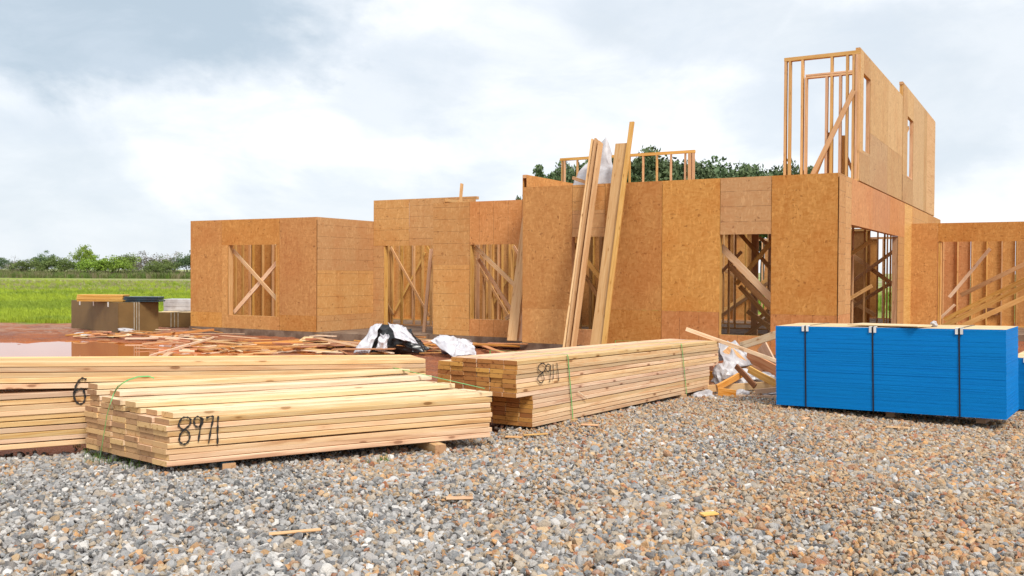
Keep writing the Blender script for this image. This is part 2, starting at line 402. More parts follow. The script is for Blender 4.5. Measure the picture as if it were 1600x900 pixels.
for layer in range(2):
    y = 3.3
    while y < 13.4:
        sp = (.030 if y < 7 else .034)*(1.0 if layer == 0 else 1.25)
        x0, x1 = -.585*y-.3, .585*y+.5
        for x in np.arange(x0, x1, sp):
            px_ = x + R_.uniform(-.5, .5)*sp; py_ = y + R_.uniform(-.5, .5)*sp
            lim = gravel_limit(px_) + .25*noise.noise(Vector((px_*1.3, 0, 0)))
            if py_ > lim + R_.exponential(.12): continue
            nz = noise.noise(Vector((px_*.45, py_*.45, 2.)))
            n2_ = noise.noise(Vector((px_*1.6, py_*1.6, 9.)))
            big = 1 + .35*noise.noise(Vector((px_*.8, py_*.8, 5.)))
            s = (.043 if layer == 0 else .038)*math.exp(R_.normal(0, .30))*big
            if R_.rand() < .012: s *= 1.6
            s = min(s, .11)
            wo = np.clip(.46 + .11*px_ + .45*nz + .42*n2_ + .05*(py_-6), .10, .88)   # share of rusty stones
            q = R_.rand()
            if q < wo: k = 'tan' if R_.rand() < .58 else 'beige'
            else:
                q = R_.rand(); k = 'grey' if q < .62 else ('white' if q < .73 else ('dark' if q < .88 else 'beige'))
            cc = np.array(pal[k][R_.randint(len(pal[k]))])*R_.uniform(.62, 1.02)
            z = float(gh(px_, py_)) + .012*noise.noise(Vector((px_*1.1, py_*1.1, 7))) + .03 + (.012 if layer else 0) + R_.uniform(-.006, .014)
            # a shallow hollow at the right foreground and a small rut
            for hx, hy, hr, hd in ((.72, 4.75, .24, .035), (-1.35, 5.0, .3, .03), (1.9, 6.1, .4, .02)):
                d2 = ((px_-hx)**2+((py_-hy)*1.4)**2)/(hr*hr)
                z -= hd*math.exp(-d2*1.5)
            P_.append((px_, py_, z)); SZ.append(s); ROT.append(R_.uniform(0, 6.28, 3)*np.array([.18 if R_.rand() < .6 else 1, .18, 1])); TI.append((*cc, 1))
        y += sp*.95
me = bpy.data.meshes.new('gravel'); me.from_pydata(P_, [], [])
a = me.attributes.new('siz', 'FLOAT', 'POINT'); a.data.foreach_set('value', np.array(SZ, 'f'))
a = me.attributes.new('rot', 'FLOAT_VECTOR', 'POINT'); a.data.foreach_set('vector', np.array(ROT, 'f').ravel())
a = me.attributes.new('tint', 'FLOAT_COLOR', 'POINT'); a.data.foreach_set('color', np.array(TI, 'f').ravel())
me.materials.append(m)
print('stones', len(P_))
def instancer(o, coll):
    ng = bpy.data.node_groups.new('scatter', 'GeometryNodeTree')
    ng.interface.new_socket('Geometry', in_out='INPUT', socket_type='NodeSocketGeometry')
    ng.interface.new_socket('Geometry', in_out='OUTPUT', socket_type='NodeSocketGeometry')
    N = ng.nodes; L = ng.links
    gi = N.new('NodeGroupInput'); go = N.new('NodeGroupOutput')
    ci = N.new('GeometryNodeCollectionInfo'); ci.inputs['Collection'].default_value = coll
    ci.inputs['Separate Children'].default_value = True; ci.inputs['Reset Children'].default_value = True
    ip = N.new('GeometryNodeInstanceOnPoints'); ip.inputs['Pick Instance'].default_value = True
    def na(nm_, ty):
        n = N.new('GeometryNodeInputNamedAttribute'); n.data_type = ty; n.inputs[0].default_value = nm_
        return n.outputs[0]
    rv = N.new('FunctionNodeRandomValue'); rv.data_type = 'INT'
    rv.inputs[4].default_value = 0; rv.inputs[5].default_value = 50
    L.new(gi.outputs[0], ip.inputs['Points']); L.new(ci.outputs[0], ip.inputs['Instance'])
    L.new(rv.outputs[2], ip.inputs['Instance Index'])
    L.new(na('rot', 'FLOAT_VECTOR'), ip.inputs['Rotation']); L.new(na('siz', 'FLOAT'), ip.inputs['Scale'])
    L.new(ip.outputs[0], go.inputs[0])
    md = o.modifiers.new('scatter', 'NODES'); md.node_group = ng
g = obj('gravel', me); tag(g, 'loose grey and rusty crushed stones covering the foreground', 'gravel', kind='stuff')
instancer(g, stones)

# ------------------------------------------------------------------ field grass and weeds (stuff)
m, t, p = newmat('grass_blade', .6, .2)
at = t.add('ShaderNodeAttribute', attribute_type='INSTANCER', attribute_name='tint').outputs['Color']
t.l.new(at, p.inputs['Base Color'])
tufts = bpy.data.collections.new('tuft_shapes')
for k in range(4):
    r = random.Random(k); bm = bmesh.new()
    for i in range(26):
        a = r.uniform(0, 6.28); x, y = r.gauss(0, .25), r.gauss(0, .25); h = r.uniform(.5, 1.); ln = r.uniform(.05, .45)
        d = Vector((math.cos(a), math.sin(a), 0)); s_ = Vector((-d.y, d.x, 0))*.022
        b0 = Vector((x, y, -.05)); m_ = b0+d*ln*.35+Vector((0, 0, h*.6)); tp = b0+d*ln+Vector((0, 0, h))
        v = [bm.verts.new(q) for q in (b0-s_, b0+s_, m_+s_*.8, m_-s_*.8, tp)]
        bm.faces.new(v[:4]); bm.faces.new((v[3], v[2], v[4]))
    mm = bpy.data.meshes.new('tuft'); bm.to_mesh(mm); bm.free(); mm.materials.append(m)
    tufts.objects.link(bpy.data.objects.new('tuft', mm))
def tuft_cloud(name, label, pts):
    me = bpy.data.meshes.new(name); me.from_pydata([q[0] for q in pts], [], [])
    a = me.attributes.new('siz', 'FLOAT', 'POINT'); a.data.foreach_set('value', np.array([q[1] for q in pts], 'f'))
    a = me.attributes.new('rot', 'FLOAT_VECTOR', 'POINT'); a.data.foreach_set('vector', np.array([(0, 0, R_.uniform(0, 6.28)) for q in pts], 'f').ravel())
    a = me.attributes.new('tint', 'FLOAT_COLOR', 'POINT'); a.data.foreach_set('color', np.array([(*q[2], 1) for q in pts], 'f').ravel())
    o = obj(name, me, m); tag(o, label, 'grass', kind='stuff'); instancer(o, tufts)
pts = []
for i in range(15000):
    y = 31 + 70*R_.rand()**1.6; x = R_.uniform(-.60*y-1, -.22*y)
    e = 31.2 + 1.2*noise.noise(Vector((x*.3, 0, 0)))
    if y < e: continue
    nn = noise.noise(Vector((x*.12, y*.12, 0)))
    c_ = np.array((.32, .40, .035) if nn > -.05 else (.24, .32, .035))*R_.uniform(.75, 1.2)
    if y > 70 and R_.rand() < .35: c_ = np.array((.32, .28, .16))*R_.uniform(.8, 1.2)
    pts.append(((x, y, ground_z(x, y)), R_.uniform(.09, .19)*(1+y/100), tuple(c_)))
for i in range(900):   # through the house openings and to its right
    y = R_.uniform(42, 70); x = R_.uniform(-.1*y, .42*y)
    pts.append(((x, y, ground_z(x, y)), R_.uniform(.3, .6), (.17*R_.uniform(.7, 1.2), .27, .03)))
tuft_cloud('field_grass', 'bright green grass of the field behind the site', pts)
pts = []
for cx, cy, n_, sg in ((-2.62, 6.75, 26, .22), (-3.05, 7.2, 20, .25), (-3.2, 5.75, 5, .04), (-.95, 6.75, 4, .05)):
    for i in range(n_):
        x, y = R_.normal(cx, sg), R_.normal(cy, sg*.6)
        pts.append(((x, y, ground_z(x, y)+.02), R_.uniform(.05, .12), (.10, .17, .03)))
tuft_cloud('weeds', 'sparse short weeds in the mud beside the lumber bundles', pts)

# ------------------------------------------------------------------ trees and shrubs
def leafmat(name, c1, c2, c3):
    m, t, p = newmat(name, .6, .2)
    pos = t.add('ShaderNodeTexCoord').outputs['Object']
    a_ = t.noise(pos, .9, 3, .6).outputs[0]; b_ = t.add('ShaderNodeTexWhiteNoise', noise_dimensions='3D', ins={'Vector': t.add('ShaderNodeVectorMath', operation='SNAP', ins={0: pos, 1: (.5, .5, .5)}).outputs[0]}).outputs['Value']
    c = t.mix(t.map(a_, .38, .62), c1, c2); c = t.mix(t.math('MULTIPLY', b_, .35), c, c3)
    r = t.add('ShaderNodeObjectInfo').outputs['Random']
    c = t.add('ShaderNodeHueSaturation', ins={'Color': c, 'Hue': t.math('ADD', .488, t.math('MULTIPLY', r, .024)), 'Value': t.math('ADD', .8, t.math('MULTIPLY', r, .4))}).outputs[0]
    t.l.new(c, p.inputs['Base Color']); return m
ML_DARK = leafmat('dark_leaves', (.065, .105, .045), (.105, .15, .065), (.15, .20, .10))
ML_LIME = leafmat('lime_leaves', (.16, .26, .03), (.23, .35, .04), (.27, .36, .07))
ML_MID = leafmat('olive_leaves', (.11, .16, .04), (.15, .21, .05), (.18, .21, .09))
ML_GREY = leafmat('grey_twigs', (.16, .14, .11), (.22, .19, .15), (.26, .24, .19))
M_BARK = plain('bark', (.13, .10, .075), .9, c2=(.07, .05, .04), nscale=8)
def tube(bm, pts, radii, n=6):
    rings = []
    for i, q in enumerate(pts):
        q = Vector(q); d = (Vector(pts[min(i+1, len(pts)-1)])-Vector(pts[max(i-1, 0)])).normalized()
        a = d.orthogonal().normalized(); b_ = d.cross(a)
        rings.append([bm.verts.new(q+(a*math.cos(2*math.pi*k/n)+b_*math.sin(2*math.pi*k/n))*radii[i]) for k in range(n)])
    for i in range(len(rings)-1):
        for k in range(n): bm.faces.new((rings[i][k], rings[i][(k+1) % n], rings[i+1][(k+1) % n], rings[i+1][k]))
    bm.faces.new(rings[0][::-1]); bm.faces.new(rings[-1])
def crown_mesh(seed, rx, rz, zc, nclump, per, leaf, cr, hollow=.45):
    R2 = np.random.RandomState(seed)
    d = R2.normal(size=(nclump, 3)); d /= np.linalg.norm(d, axis=1)[:, None]
    d[:, 2] = np.abs(d[:, 2])*1.0 - .35*R2.rand(nclump)
    rad = (hollow+(1-hollow)*R2.rand(nclump)**.5)[:, None]*(1+.18*R2.normal(size=(nclump, 1)))
    cc = d*rad*np.array([rx, rx, rz]) + np.array([0, 0, zc])
    cs = cr*R2.uniform(.6, 1.35, nclump)
    off = R2.normal(size=(nclump, per, 3)); off /= np.linalg.norm(off, axis=2)[..., None]
    off *= (R2.rand(nclump, per, 1)**.4)*cs[:, None, None]*np.array([1, 1, .75])
    c = (cc[:, None, :]+off).reshape(-1, 3); N = len(c)
    a = R2.normal(size=(N, 3)); a /= np.linalg.norm(a, axis=1)[:, None]
    b_ = np.cross(a, R2.normal(size=(N, 3))); b_ /= np.linalg.norm(b_, axis=1)[:, None]
    s = leaf*R2.uniform(.6, 1.3, N)[:, None]
    v = np.stack([c-a*s, c+b_*s*.55, c+a*s, c-b_*s*.55], 1).reshape(-1, 3)
    me = bpy.data.meshes.new('crown'); me.from_pydata(v.tolist(), [], np.arange(N*4).reshape(-1, 4).tolist()); return me, cc
def trunk_mesh(seed, h, r0, cc, nl=9):
    r = random.Random(seed); bm = bmesh.new()
    tube(bm, [(0, 0, -.3), (.05*h*.3, 0, h*.35), (0, .04*h*.3, h*.8)], [r0, r0*.75, r0*.4], 8)
    for i in range(nl):
        q = cc[r.randrange(len(cc))]; z0 = h*r.uniform(.3, .75)
        tube(bm, [(0, 0, z0), (q[0]*.5, q[1]*.5, (z0+q[2])/2+.1), tuple(q)], [r0*.35, r0*.22, r0*.06], 5)
    return bm
tree_protos = []
for k in range(3):
    cm, cc = crown_mesh(30+k, 4.0, 3.4, 6.4, 170, 170, .19, 1.0, .55)
    tree_protos.append((cm, trunk_mesh(k, 7, .28, cc)))
tb = []
TREE_H = [max(v.co.z for v in cm.vertices) for cm, _ in tree_protos]
for cm, bm in tree_protos:
    mm = bpy.data.meshes.new('trunk'); bm.to_mesh(mm); bm.free(); mm.materials.append(M_BARK); cm.materials.append(ML_DARK); tb.append((cm, mm))
def put_tree(name, px, Y, topy, k, label, group, protos, ref_h, sx=1., matz=None):
    x = (px-800)/FPX*Y; z0 = ground_z(x, Y)
    top = (on_plane(px, topy, Vector((0, Y, 0)), Vector((0, 1, 0)))).z
    cmz = protos[k % len(protos)][0]; s = (top-z0)/max(v.co.z for v in cmz.vertices)*1.02
    root = empty(name, Matrix.Translation((x, Y, z0)) @ Matrix.Rotation(k*1.3+px*.01, 4, 'Z') @ Matrix.Diagonal((s*sx, s*sx, s, 1)))
    tag(root, label, 'tree' if 'tree' in name else 'shrub', group)
    cm, tm = protos[k % len(protos)]
    o = bpy.data.objects.new('crown', cm); COL.objects.link(o); o.parent = root
    o = bpy.data.objects.new('trunk', tm); COL.objects.link(o); o.parent = root
    return root
T_ = [(868, 66, 252, .62, 'dark tree over the far left end of the tall front wall'),
      (900, 70, 256, .6, 'dark tree behind the white sheet draped on the wall'),
      (955, 64, 240, .9, 'dark tree behind the tall leaning planks'),
      (1000, 60, 231, .8, 'tallest dark tree crown, just right of the longest leaning plank'),
      (1035, 66, 243, .9, 'dark tree seen through the middle studs of the low roof railing frame'),
      (1075, 62, 252, .8, 'dark tree at the right end post of the low roof railing frame'),
      (1118, 68, 248, 1.0, 'broad dark tree crown right of the low roof railing frame'),
      (1155, 62, 254, .8, 'dark tree crown sloping down towards the upper storey frame'),
      (1192, 66, 264, .8, 'low dark tree crown just left of the upper storey frame'),
      (1240, 72, 250, .55, 'small dark tree seen between the studs of the upper storey frame'),
      (822, 72, 297, .28, 'dark tree barely showing at the step between the two wall heights'),
      (1180, 80, 290, 1.1, 'dark tree seen low through the tall front window opening')]
for i, (px, Y, ty, sx, lb) in enumerate(T_): put_tree('broadleaf_tree', px, Y, ty, i, lb, 'dark trees beyond the house', tb, 10.3, sx)
sb = {}
for key, mat_, cnt in (('lime', ML_LIME, 3), ('mid', ML_MID, 2), ('dark', ML_DARK, 2), ('grey', ML_GREY, 2)):
    L = []
    for k in range(cnt):
        if key == 'grey': cm, cc = crown_mesh(60+k, 1.5, 1.5, 1.5, 40, 26, .07, .5, .2)
        else: cm, cc = crown_mesh(50+k+len(key)*7, 1.7, 1.5, 1.3, 60, 75, .075, .48, .3)
        cm.materials.append(mat_); bm = bmesh.new(); r = random.Random(k)
        nb = 34 if key == 'grey' else 12
        for i in range(nb):
            q = cc[r.randrange(len(cc))]*(1.15 if key == 'grey' else .9)
            x0, y0 = r.gauss(0, .4), r.gauss(0, .4)
            tube(bm, [(x0, y0, -.2), (x0*.6+q[0]*.4, y0*.6+q[1]*.4, q[2]*.5), tuple(q)], [.035, .025, .01], 4)
        mm = bpy.data.meshes.new('trunk'); bm.to_mesh(mm); bm.free(); mm.materials.append(M_BARK if key != 'grey' else ML_GREY)
        L.append((cm, mm))
    sb[key] = L
B_ = [(-8, 150, 398, 'dark', 2.2, 'dark shrub at the far left edge of the field hedge'),
      (22, 146, 397, 'grey', 1.9, 'grey twiggy shrub at the left end of the field hedge'),
      (45, 132, 400, 'mid', 2.0, 'low olive shrub in front of the dark rounded shrub'),
      (68, 150, 388, 'dark', 1.3, 'dark rounded shrub taller than its left neighbours in the hedge'),
      (88, 135, 396, 'mid', 2.0, 'olive shrub right of the dark rounded shrub'),
      (112, 140, 401, 'mid', 1.6, 'low olive shrub left of the tall lime bush'),
      (134, 134, 382, 'lime', .75, 'tallest lime green bush with a pointed top in the hedge'),
      (142, 128, 399, 'lime', 1.8, 'wide lime green shrub at the foot of the tallest bush'),
      (176, 130, 398, 'lime', 2.0, 'wide lime green shrub above the brown wrapped stack'),
      (165, 142, 400, 'mid', 1.6, 'olive shrub between two lime green shrubs'),
      (201, 142, 391, 'mid', 1.2, 'thin olive shrub left of the bare twiggy thicket'),
      (213, 134, 396, 'grey', 1.5, 'grey bare thicket left of the tallest twigs'),
      (233, 138, 389, 'grey', 1.6, 'tallest grey bare thicket in the hedge'),
      (256, 134, 397, 'mid', 1.6, 'olive shrub left of the dark shrub by the house'),
      (268, 142, 390, 'grey', 1.4, 'grey bare thicket close to the house corner'),
      (292, 138, 387, 'dark', 1.4, 'dark shrub partly hidden by the left corner of the house'),
      (245, 126, 405, 'mid', 1.8, 'lowest olive shrub in front of the grey thicket')]
for i, (px, Y, ty, key, sx, lb) in enumerate(B_):
    put_tree('field_shrub', px, Y, ty+(3 if key != 'lime' else 0), i, lb, 'shrubs along the far edge of the field', sb[key], 2.95, sx*.78)
pts = []
for i in range(7000):   # tangled scrub at the feet of the hedge
    y = R_.uniform(118, 150); x = R_.uniform(-.60*y, -.31*y)
    c_ = [(.12, .19, .03), (.18, .18, .07), (.09, .13, .03), (.24, .20, .12)][R_.randint(4)]
    pts.append(((x, y, ground_z(x, y)), R_.uniform(.25, .9)*(1+.5*noise.noise(Vector((x*.25, y*.25, 1)))), c_))
tuft_cloud('hedge_scrub', 'tangled low scrub along the far edge of the field', pts)

# ------------------------------------------------------------------ house
TH = math.radians(30.19)
uL = Vector((-math.cos(TH), math.sin(TH), 0)); vB = Vector((math.sin(TH), math.cos(TH), 0))
C0 = Vector((6.13, 17.694, 0))
def HW(s, t_, z): return C0 + uL*s + vB*t_ + Vector((0, 0, z))
HM = Matrix((-uL, vB, Vector((0, 0, 1)))).transposed().to_4x4(); HM.translation = C0
house = empty('unfinished_house', HM)
tag(house, 'wooden house under construction, walls sheathed in orange strand board with open window holes', 'house')
def slab(s0, s1, t0, t1):
    bm = bmesh.new(); box(bm, -s0, -s1, t0, t1, -.42, -.002); bmesh.ops.recalc_face_normals(bm, faces=bm.faces)
    obj('foundation_slab', bm, M_CONC, house)
slab(6.86, -.03, -.03, 17.6); slab(10.2, 6.87, 1.12, 9); slab(17.74, 10.21, .08, 9); slab(-.04, -5.2, 9.9, 17)
# the wing on the left is part of the same slab line; D2 projects over its own strip

class Wall:
    """X runs p0->p1 as seen from outside left to right; outside is -Y."""
    def __init__(s, p0, p1, z0, z1, depth=.09, name='wall_frame', plates=True, top=2, mat=None):
        a = Vector((-p0[0], p0[1], 0)); b_ = Vector((-p1[0], p1[1], 0)); s.L = (b_-a).length
        X = (b_-a).normalized(); Y = Vector((0, 0, 1)).cross(X)
        M = Matrix((X, Y, Vector((0, 0, 1)))).transposed().to_4x4(); M.translation = a
        s.z0, s.z1, s.d = z0, z1, depth; s.mat = mat or M_STUD; s.M = M
        s.zt = z1-.038*top
        s.holes = []
        s.o = empty(name, M, house) if not plates else None
        s.plates = plates; s.name = name; s.top = top; s.sills = []
    def build(s, bottom_gaps=()):
        bm = bmesh.new()
        box(bm, 0, s.L, .002, s.d, s.zt, s.zt+.038*s.top)
        xs_ = [0]+[x for g_ in bottom_gaps for x in g_]+[s.L]
        bmesh.ops.recalc_face_normals(bm, faces=bm.faces)
        s.o = obj(s.name, bm, s.mat, house, s.M)
        for i in range(0, len(xs_), 2):
            bm = bmesh.new(); box(bm, xs_[i], xs_[i+1], .002, s.d, s.z0, s.z0+.038); bmesh.ops.recalc_face_normals(bm, faces=bm.faces)
            obj('bottom_plate', bm, s.mat, s.o)
        return s
    def sheet(s, a0, a1, z0, z1, mat=None, side=-1, off=0):
        mat = mat or M_OSB; g_ = .005; bm = bmesh.new()
        box(bm, 0, a1-a0-2*g_, 0, .011, 0, z1-z0-.003); bmesh.ops.recalc_face_normals(bm, faces=bm.faces)
        y = (-.011-off) if side < 0 else s.d+off
        y += rnd.uniform(-.001, .0)*side*-1
        return obj('sheathing_panel', bm, mat, s.o, Matrix.Translation((a0+g_, y, z0+.0015)))
    def stud(s, a, z0=None, z1=None, w_=.038, y0=.004, d=None, mat=None, name='stud'):
        z0 = s.z0+.038 if z0 is None else z0; z1 = s.zt if z1 is None else z1; d = d or s.d-.008
        bm = plank_mesh(z1-z0, d, w_, seed=int(a*100))
        return obj(name, bm, mat or s.mat, s.o, Matrix.Translation((a, y0+d/2, z0)) @ Matrix(((0, 0, 1, 0), (0, 1, 0, 0), (1, 0, 0, 0), (0, 0, 0, 1))))
    def studs(s, a0, a1, sp=.406, skip=(), z0=None, z1=None):
        a = a0
        while a <= a1+1e-6:
            if not any(k0 < a < k1 for k0, k1 in skip): s.stud(a, z0, z1)
            a += sp
    def header(s, a0, a1, z, h=.24, name='header', y0=.004, d=None):
        bm = bmesh.new(); d = d or s.d-.01; box(bm, 0, a1-a0, 0, d, 0, h); bevel(bm, .003)
        return obj(name, bm, s.mat, s.o, Matrix.Translation((a0, y0, z)))
    def brace(s, a0, z0, a1, z1, y=.12, wd=.089, th=.038, mat=None):
        p_, q_ = Vector((a0, y, z0)), Vector((a1, y, z1))
        M, L = board_between(p_, q_, wd, th, Vector((0, 0, 1)))
        return obj('brace', plank_mesh(L, wd, th, seed=int(a0*90+z0*7)), mat or s.mat, s.o, M)

# main front wall A : a = 6.82 - s
A = Wall((6.82, 0), (0, 0), 0, 3.48, .14).build(bottom_gaps=())
aA = lambda s_: 6.82-s_
A.sheet(0, aA(5.58), .77, 3.48); A.sheet(0, aA(5.58), .0, .77)
A.sheet(aA(5.58), aA(4.80), 2.35, 2.92, M_OSBH); A.sheet(aA(5.58), aA(4.80), 2.92, 3.48, M_OSBH); A.sheet(aA(5.58), aA(4.80), 0, .35, M_OSBV)
A.sheet(aA(4.80), aA(3.51), .80, 3.48); A.sheet(aA(4.80), aA(3.51), 0, .80)
A.sheet(aA(3.51), aA(2.28), .80, 3.48); A.sheet(aA(3.51), aA(2.28), 0, .80, M_OSBV)
A.sheet(aA(2.28), aA(1.26), 2.35, 3.48, M_OSBH); A.sheet(aA(2.28), aA(1.26), 0, .35, M_OSBV)
A.sheet(aA(1.26), 6.82-.010, .79, 3.48); A.sheet(aA(1.26), 6.82-.010, 0, .79, M_OSBV)
for s0, s1 in ((5.58, 4.80), (2.28, 1.26)):
    for s_ in (s0+.02, s1-.02): A.stud(aA(s_))
    A.header(aA(s0), aA(s1), 2.36, .2); A.header(aA(s0), aA(s1), .312, .036, 'sill')
A.stud(.03); A.stud(6.78)
A.brace(aA(2.33), 2.12, aA(1.22), 1.02, .2, .14, mat=M_LUMBER); A.brace(aA(2.35), 1.72, aA(1.15), .55, .9, .12)
A.brace(aA(2.35), 1.30, aA(1.2), .1, 1.6, .10); A.brace(aA(2.3), 1.35, aA(1.5), 2.33, 1.2, .09)
A.brace(aA(2.35), .75, aA(1.3), .02, 2.2, .1)
A.brace(aA(5.65), 2.2, aA(4.75), 1.15, .25, .10); A.brace(aA(5.3), .45, aA(4.6), 2.0, .8, .1); A.brace(aA(5.6), 1.5, aA(4.8), .4, .7, .09)
# wall B behind the left end
B = Wall((6.82, .15), (6.82, 6.5), 0, 3.78, .09).build()
B.sheet(0, 2.44, 2.44, 3.78, side=-1); B.sheet(0, 2.44, 3.05, 3.78, side=1)
B.studs(.45, 6.2, .61)
# garage side R : a = t
Rw = Wall((0, .14), (0, 17.3), 0, 3.48, .14).build(bottom_gaps=((1.19-.14, 7.47-.14),))
q = lambda t_: t_-.14
Rw.sheet(-.14, q(1.19), 0, .80, M_OSBV); Rw.sheet(-.14, q(.62), .80, 3.48, M_OSBH); Rw.sheet(q(.62), q(1.19), .80, 3.48, M_OSBH)
for a0, a1 in ((1.19, 3.63), (3.63, 6.07), (6.07, 8.6)): Rw.sheet(q(a0), q(a1), 2.56, 3.48, M_OSBV)
Rw.sheet(q(7.47), q(8.6), 0, 2.56, M_OSBH); Rw.sheet(q(8.6), q(10.1), 0, 3.48, M_STUD); Rw.sheet(q(10.1), q(13.7), 0, 3.48, M_OSBH); Rw.sheet(q(13.7), q(17.3), 0, 3.48, M_OSB)
for t_ in (1.14, 1.19, 7.5, 7.54, .2): Rw.stud(q(t_), z1=2.56 if 1 < t_ < 8 else None)
Rw.header(q(1.15), q(7.52), 2.565, .28)
Rw.brace(q(1.2), .5, q(2.2), 2.5, .5, .1); Rw.brace(q(2.8), .2, q(4.8), 2.45, .9, .1); Rw.brace(q(2.2), 2.4, q(4.6), .6, 1.3, .1)
# upper storey side wall
Ru = Wall((0, 1.99), (0, 8.02), 3.50, 6.24, .09).build()
q = lambda t_: t_-1.99
Ru.sheet(0, q(2.36), 4.1, 6.22, M_OSBU); Ru.sheet(q(2.36), q(3.2), 5.78, 6.22, M_OSBU); Ru.sheet(0, q(3.2), 3.505, 4.1, M_OSBU)
Ru.sheet(q(2.36), q(3.2), 4.1, 4.17, M_OSBU)
for a0, a1 in ((3.2, 5.6), (5.6, 8.02)): Ru.sheet(q(a0), q(a1), 3.505, 4.64, M_OSBU); Ru.sheet(q(a0), q(a1), 4.64, 6.22, M_OSBU)
for t_ in (2.03, 2.34, 3.22, 3.6, 4.4, 5.6, 6.8, 8.0): Ru.stud(q(t_))
Ru.header(q(2.36), q(3.2), 5.79, .14); Ru.header(q(2.36), q(3.2), 4.13, .038, 'sill')
Ru2 = Wall((0, 8.06), (0, 15.4), 3.50, 6.62, .09).build()
q = lambda t_: t_-8.06
Ru2.sheet(.04, q(8.95), 4.2, 6.6, M_OSBU); Ru2.sheet(q(8.95), q(10.1), 5.85, 6.6, M_OSBU); Ru2.sheet(.04, q(10.1), 3.505, 4.2, M_OSBU)
Ru2.sheet(q(10.1), q(12.5), 3.505, 6.6, M_OSBU); Ru2.sheet(q(12.5), q(13.2), 3.505, 6.6, M_OSBU); Ru2.sheet(q(13.2), q(15.4), 3.505, 6.58, M_FRAME)
for t_ in (8.1, 8.14, 8.96, 10.08, 10.5, 11.5, 12.5, 13.5, 14.5, 15.36): Ru2.stud(q(t_))
Ru2.header(q(8.96), q(10.1), 5.86, .14); Ru2.header(q(8.96), q(10.1), 4.22, .038, 'sill'); Ru2.brace(q(9.0), 5.2, q(10.1), 5.7, .12)
# upper storey front frame
U = Wall((1.54, 1.95), (.0, 1.95), 3.50, 6.18, .13, mat=M_FRAME).build()
a_ = lambda s_: 1.54-s_
for s_, z1 in ((1.512, None), (1.42, None), (1.16, None), (1.08, 5.72), (.66, 5.72), (.385, 5.72), (.56, None), (.25, None), (.02, None), (.065, None), (.125, None)):
    U.stud(a_(s_), z1=z1, w_=.048)
U.header(a_(1.09), a_(.13), 5.70, .038); U.header(a_(1.09), a_(.13), 5.745, .038)
U.brace(a_(.10), 5.35, a_(.96), 3.55, -.05, .10); U.brace(a_(.60), 4.5, a_(.98), 3.5, .2, .09)
U.stud(a_(.60), z1=4.55, w_=.1, y0=.12); U.stud(a_(.38), z1=4.50, w_=.06, y0=.35); U.brace(a_(.42), 4.3, a_(.15), 3.6, .5, .06)
# low knee wall on the deck
K = Wall((9.0, 6.0), (4.93, 6.0), 3.5, 4.90, .09).build()
K.studs(.06, .1, .3); K.studs(.14, .2, .3); K.studs(.55, 4.05, .406); K.stud(3.93, w_=.09); K.stud(4.03, w_=.06)
# left wing E
Ew = Wall((17.70, .11), (12.99, .11), 0, 2.98, .14).build()
e = lambda s_: 17.70-s_
Ew.sheet(0, e(16.45), .42, 2.98); Ew.sheet(0, e(16.45), 0, .42)
Ew.sheet(e(16.45), e(14.29), 2.28, 2.98); Ew.sheet(e(16.45), e(14.29), 0, .36)
Ew.sheet(e(16.45), e(16.22), .36, 2.28); Ew.sheet(e(14.39), e(14.29), .36, 2.28)
Ew.sheet(e(14.29), 4.71-.008, .42, 2.98); Ew.sheet(e(14.29), 4.71-.008, 0, .42)
for s_ in (16.19, 14.42, 17.6, 13.05): Ew.stud(e(s_))
Ew.header(e(16.22), e(14.39), 2.30, .22); Ew.header(e(16.22), e(14.39), .322, .037, 'sill')
Ew.brace(e(16.2), 2.14, e(14.3), .62, .165, .10, mat=M_LUMBER); Ew.brace(e(16.2), .42, e(14.42), 1.95, .21, .12, mat=M_LUMBER); Ew.brace(e(14.95), 2.28, e(14.5), 1.98, .5, .06, mat=M_FRESH)
Es = Wall((12.99, .25), (12.99, 2.42), 0, 2.98, .09).build()
for z0, z1 in ((0, .42), (.42, 1.6), (1.6, 2.98)): Es.sheet(-.14, 2.17, z0, z1, M_OSBH)
Es.stud(2.13)
Eb = Wall((17.69, 2.35), (13.0, 2.35), 0, 2.98, .09).build()
for a0, a1 in ((0, 1.2), (1.2, 2.4), (2.4, 3.6), (3.6, 4.66)): Eb.sheet(a0, a1, 0, 2.98, M_OSB, side=1)
Eb.studs(.1, 4.6, .406)
El = Wall((17.70, 2.47), (17.70, .26), 0, 2.98, .09).build(); El.sheet(0, 2.2, 0, 2.98, M_OSB); El.studs(.15, 2.1, .29)
# recessed D1 with the door
D1 = Wall((12.98, 2.42), (9.6, 2.42), 0, 3.56, .14).build(bottom_gaps=((12.98-12.62, 12.98-10.9),))
d = lambda s_: 12.98-s_
D1.sheet(0, d(12.62), 0, 2.29, M_OSBH); D1.sheet(0, d(11.75), 2.29, 3.56, M_OSBH); D1.sheet(d(11.75), d(10.55), 2.29, 3.56, M_OSBH); D1.sheet(d(10.7), d(9.6), 0, 3.56, M_OSBH, off=.002)
D1.stud(d(12.60)); D1.stud(d(10.95)); D1.header(d(12.62), d(10.9), 2.3, .22); D1.stud(.05)
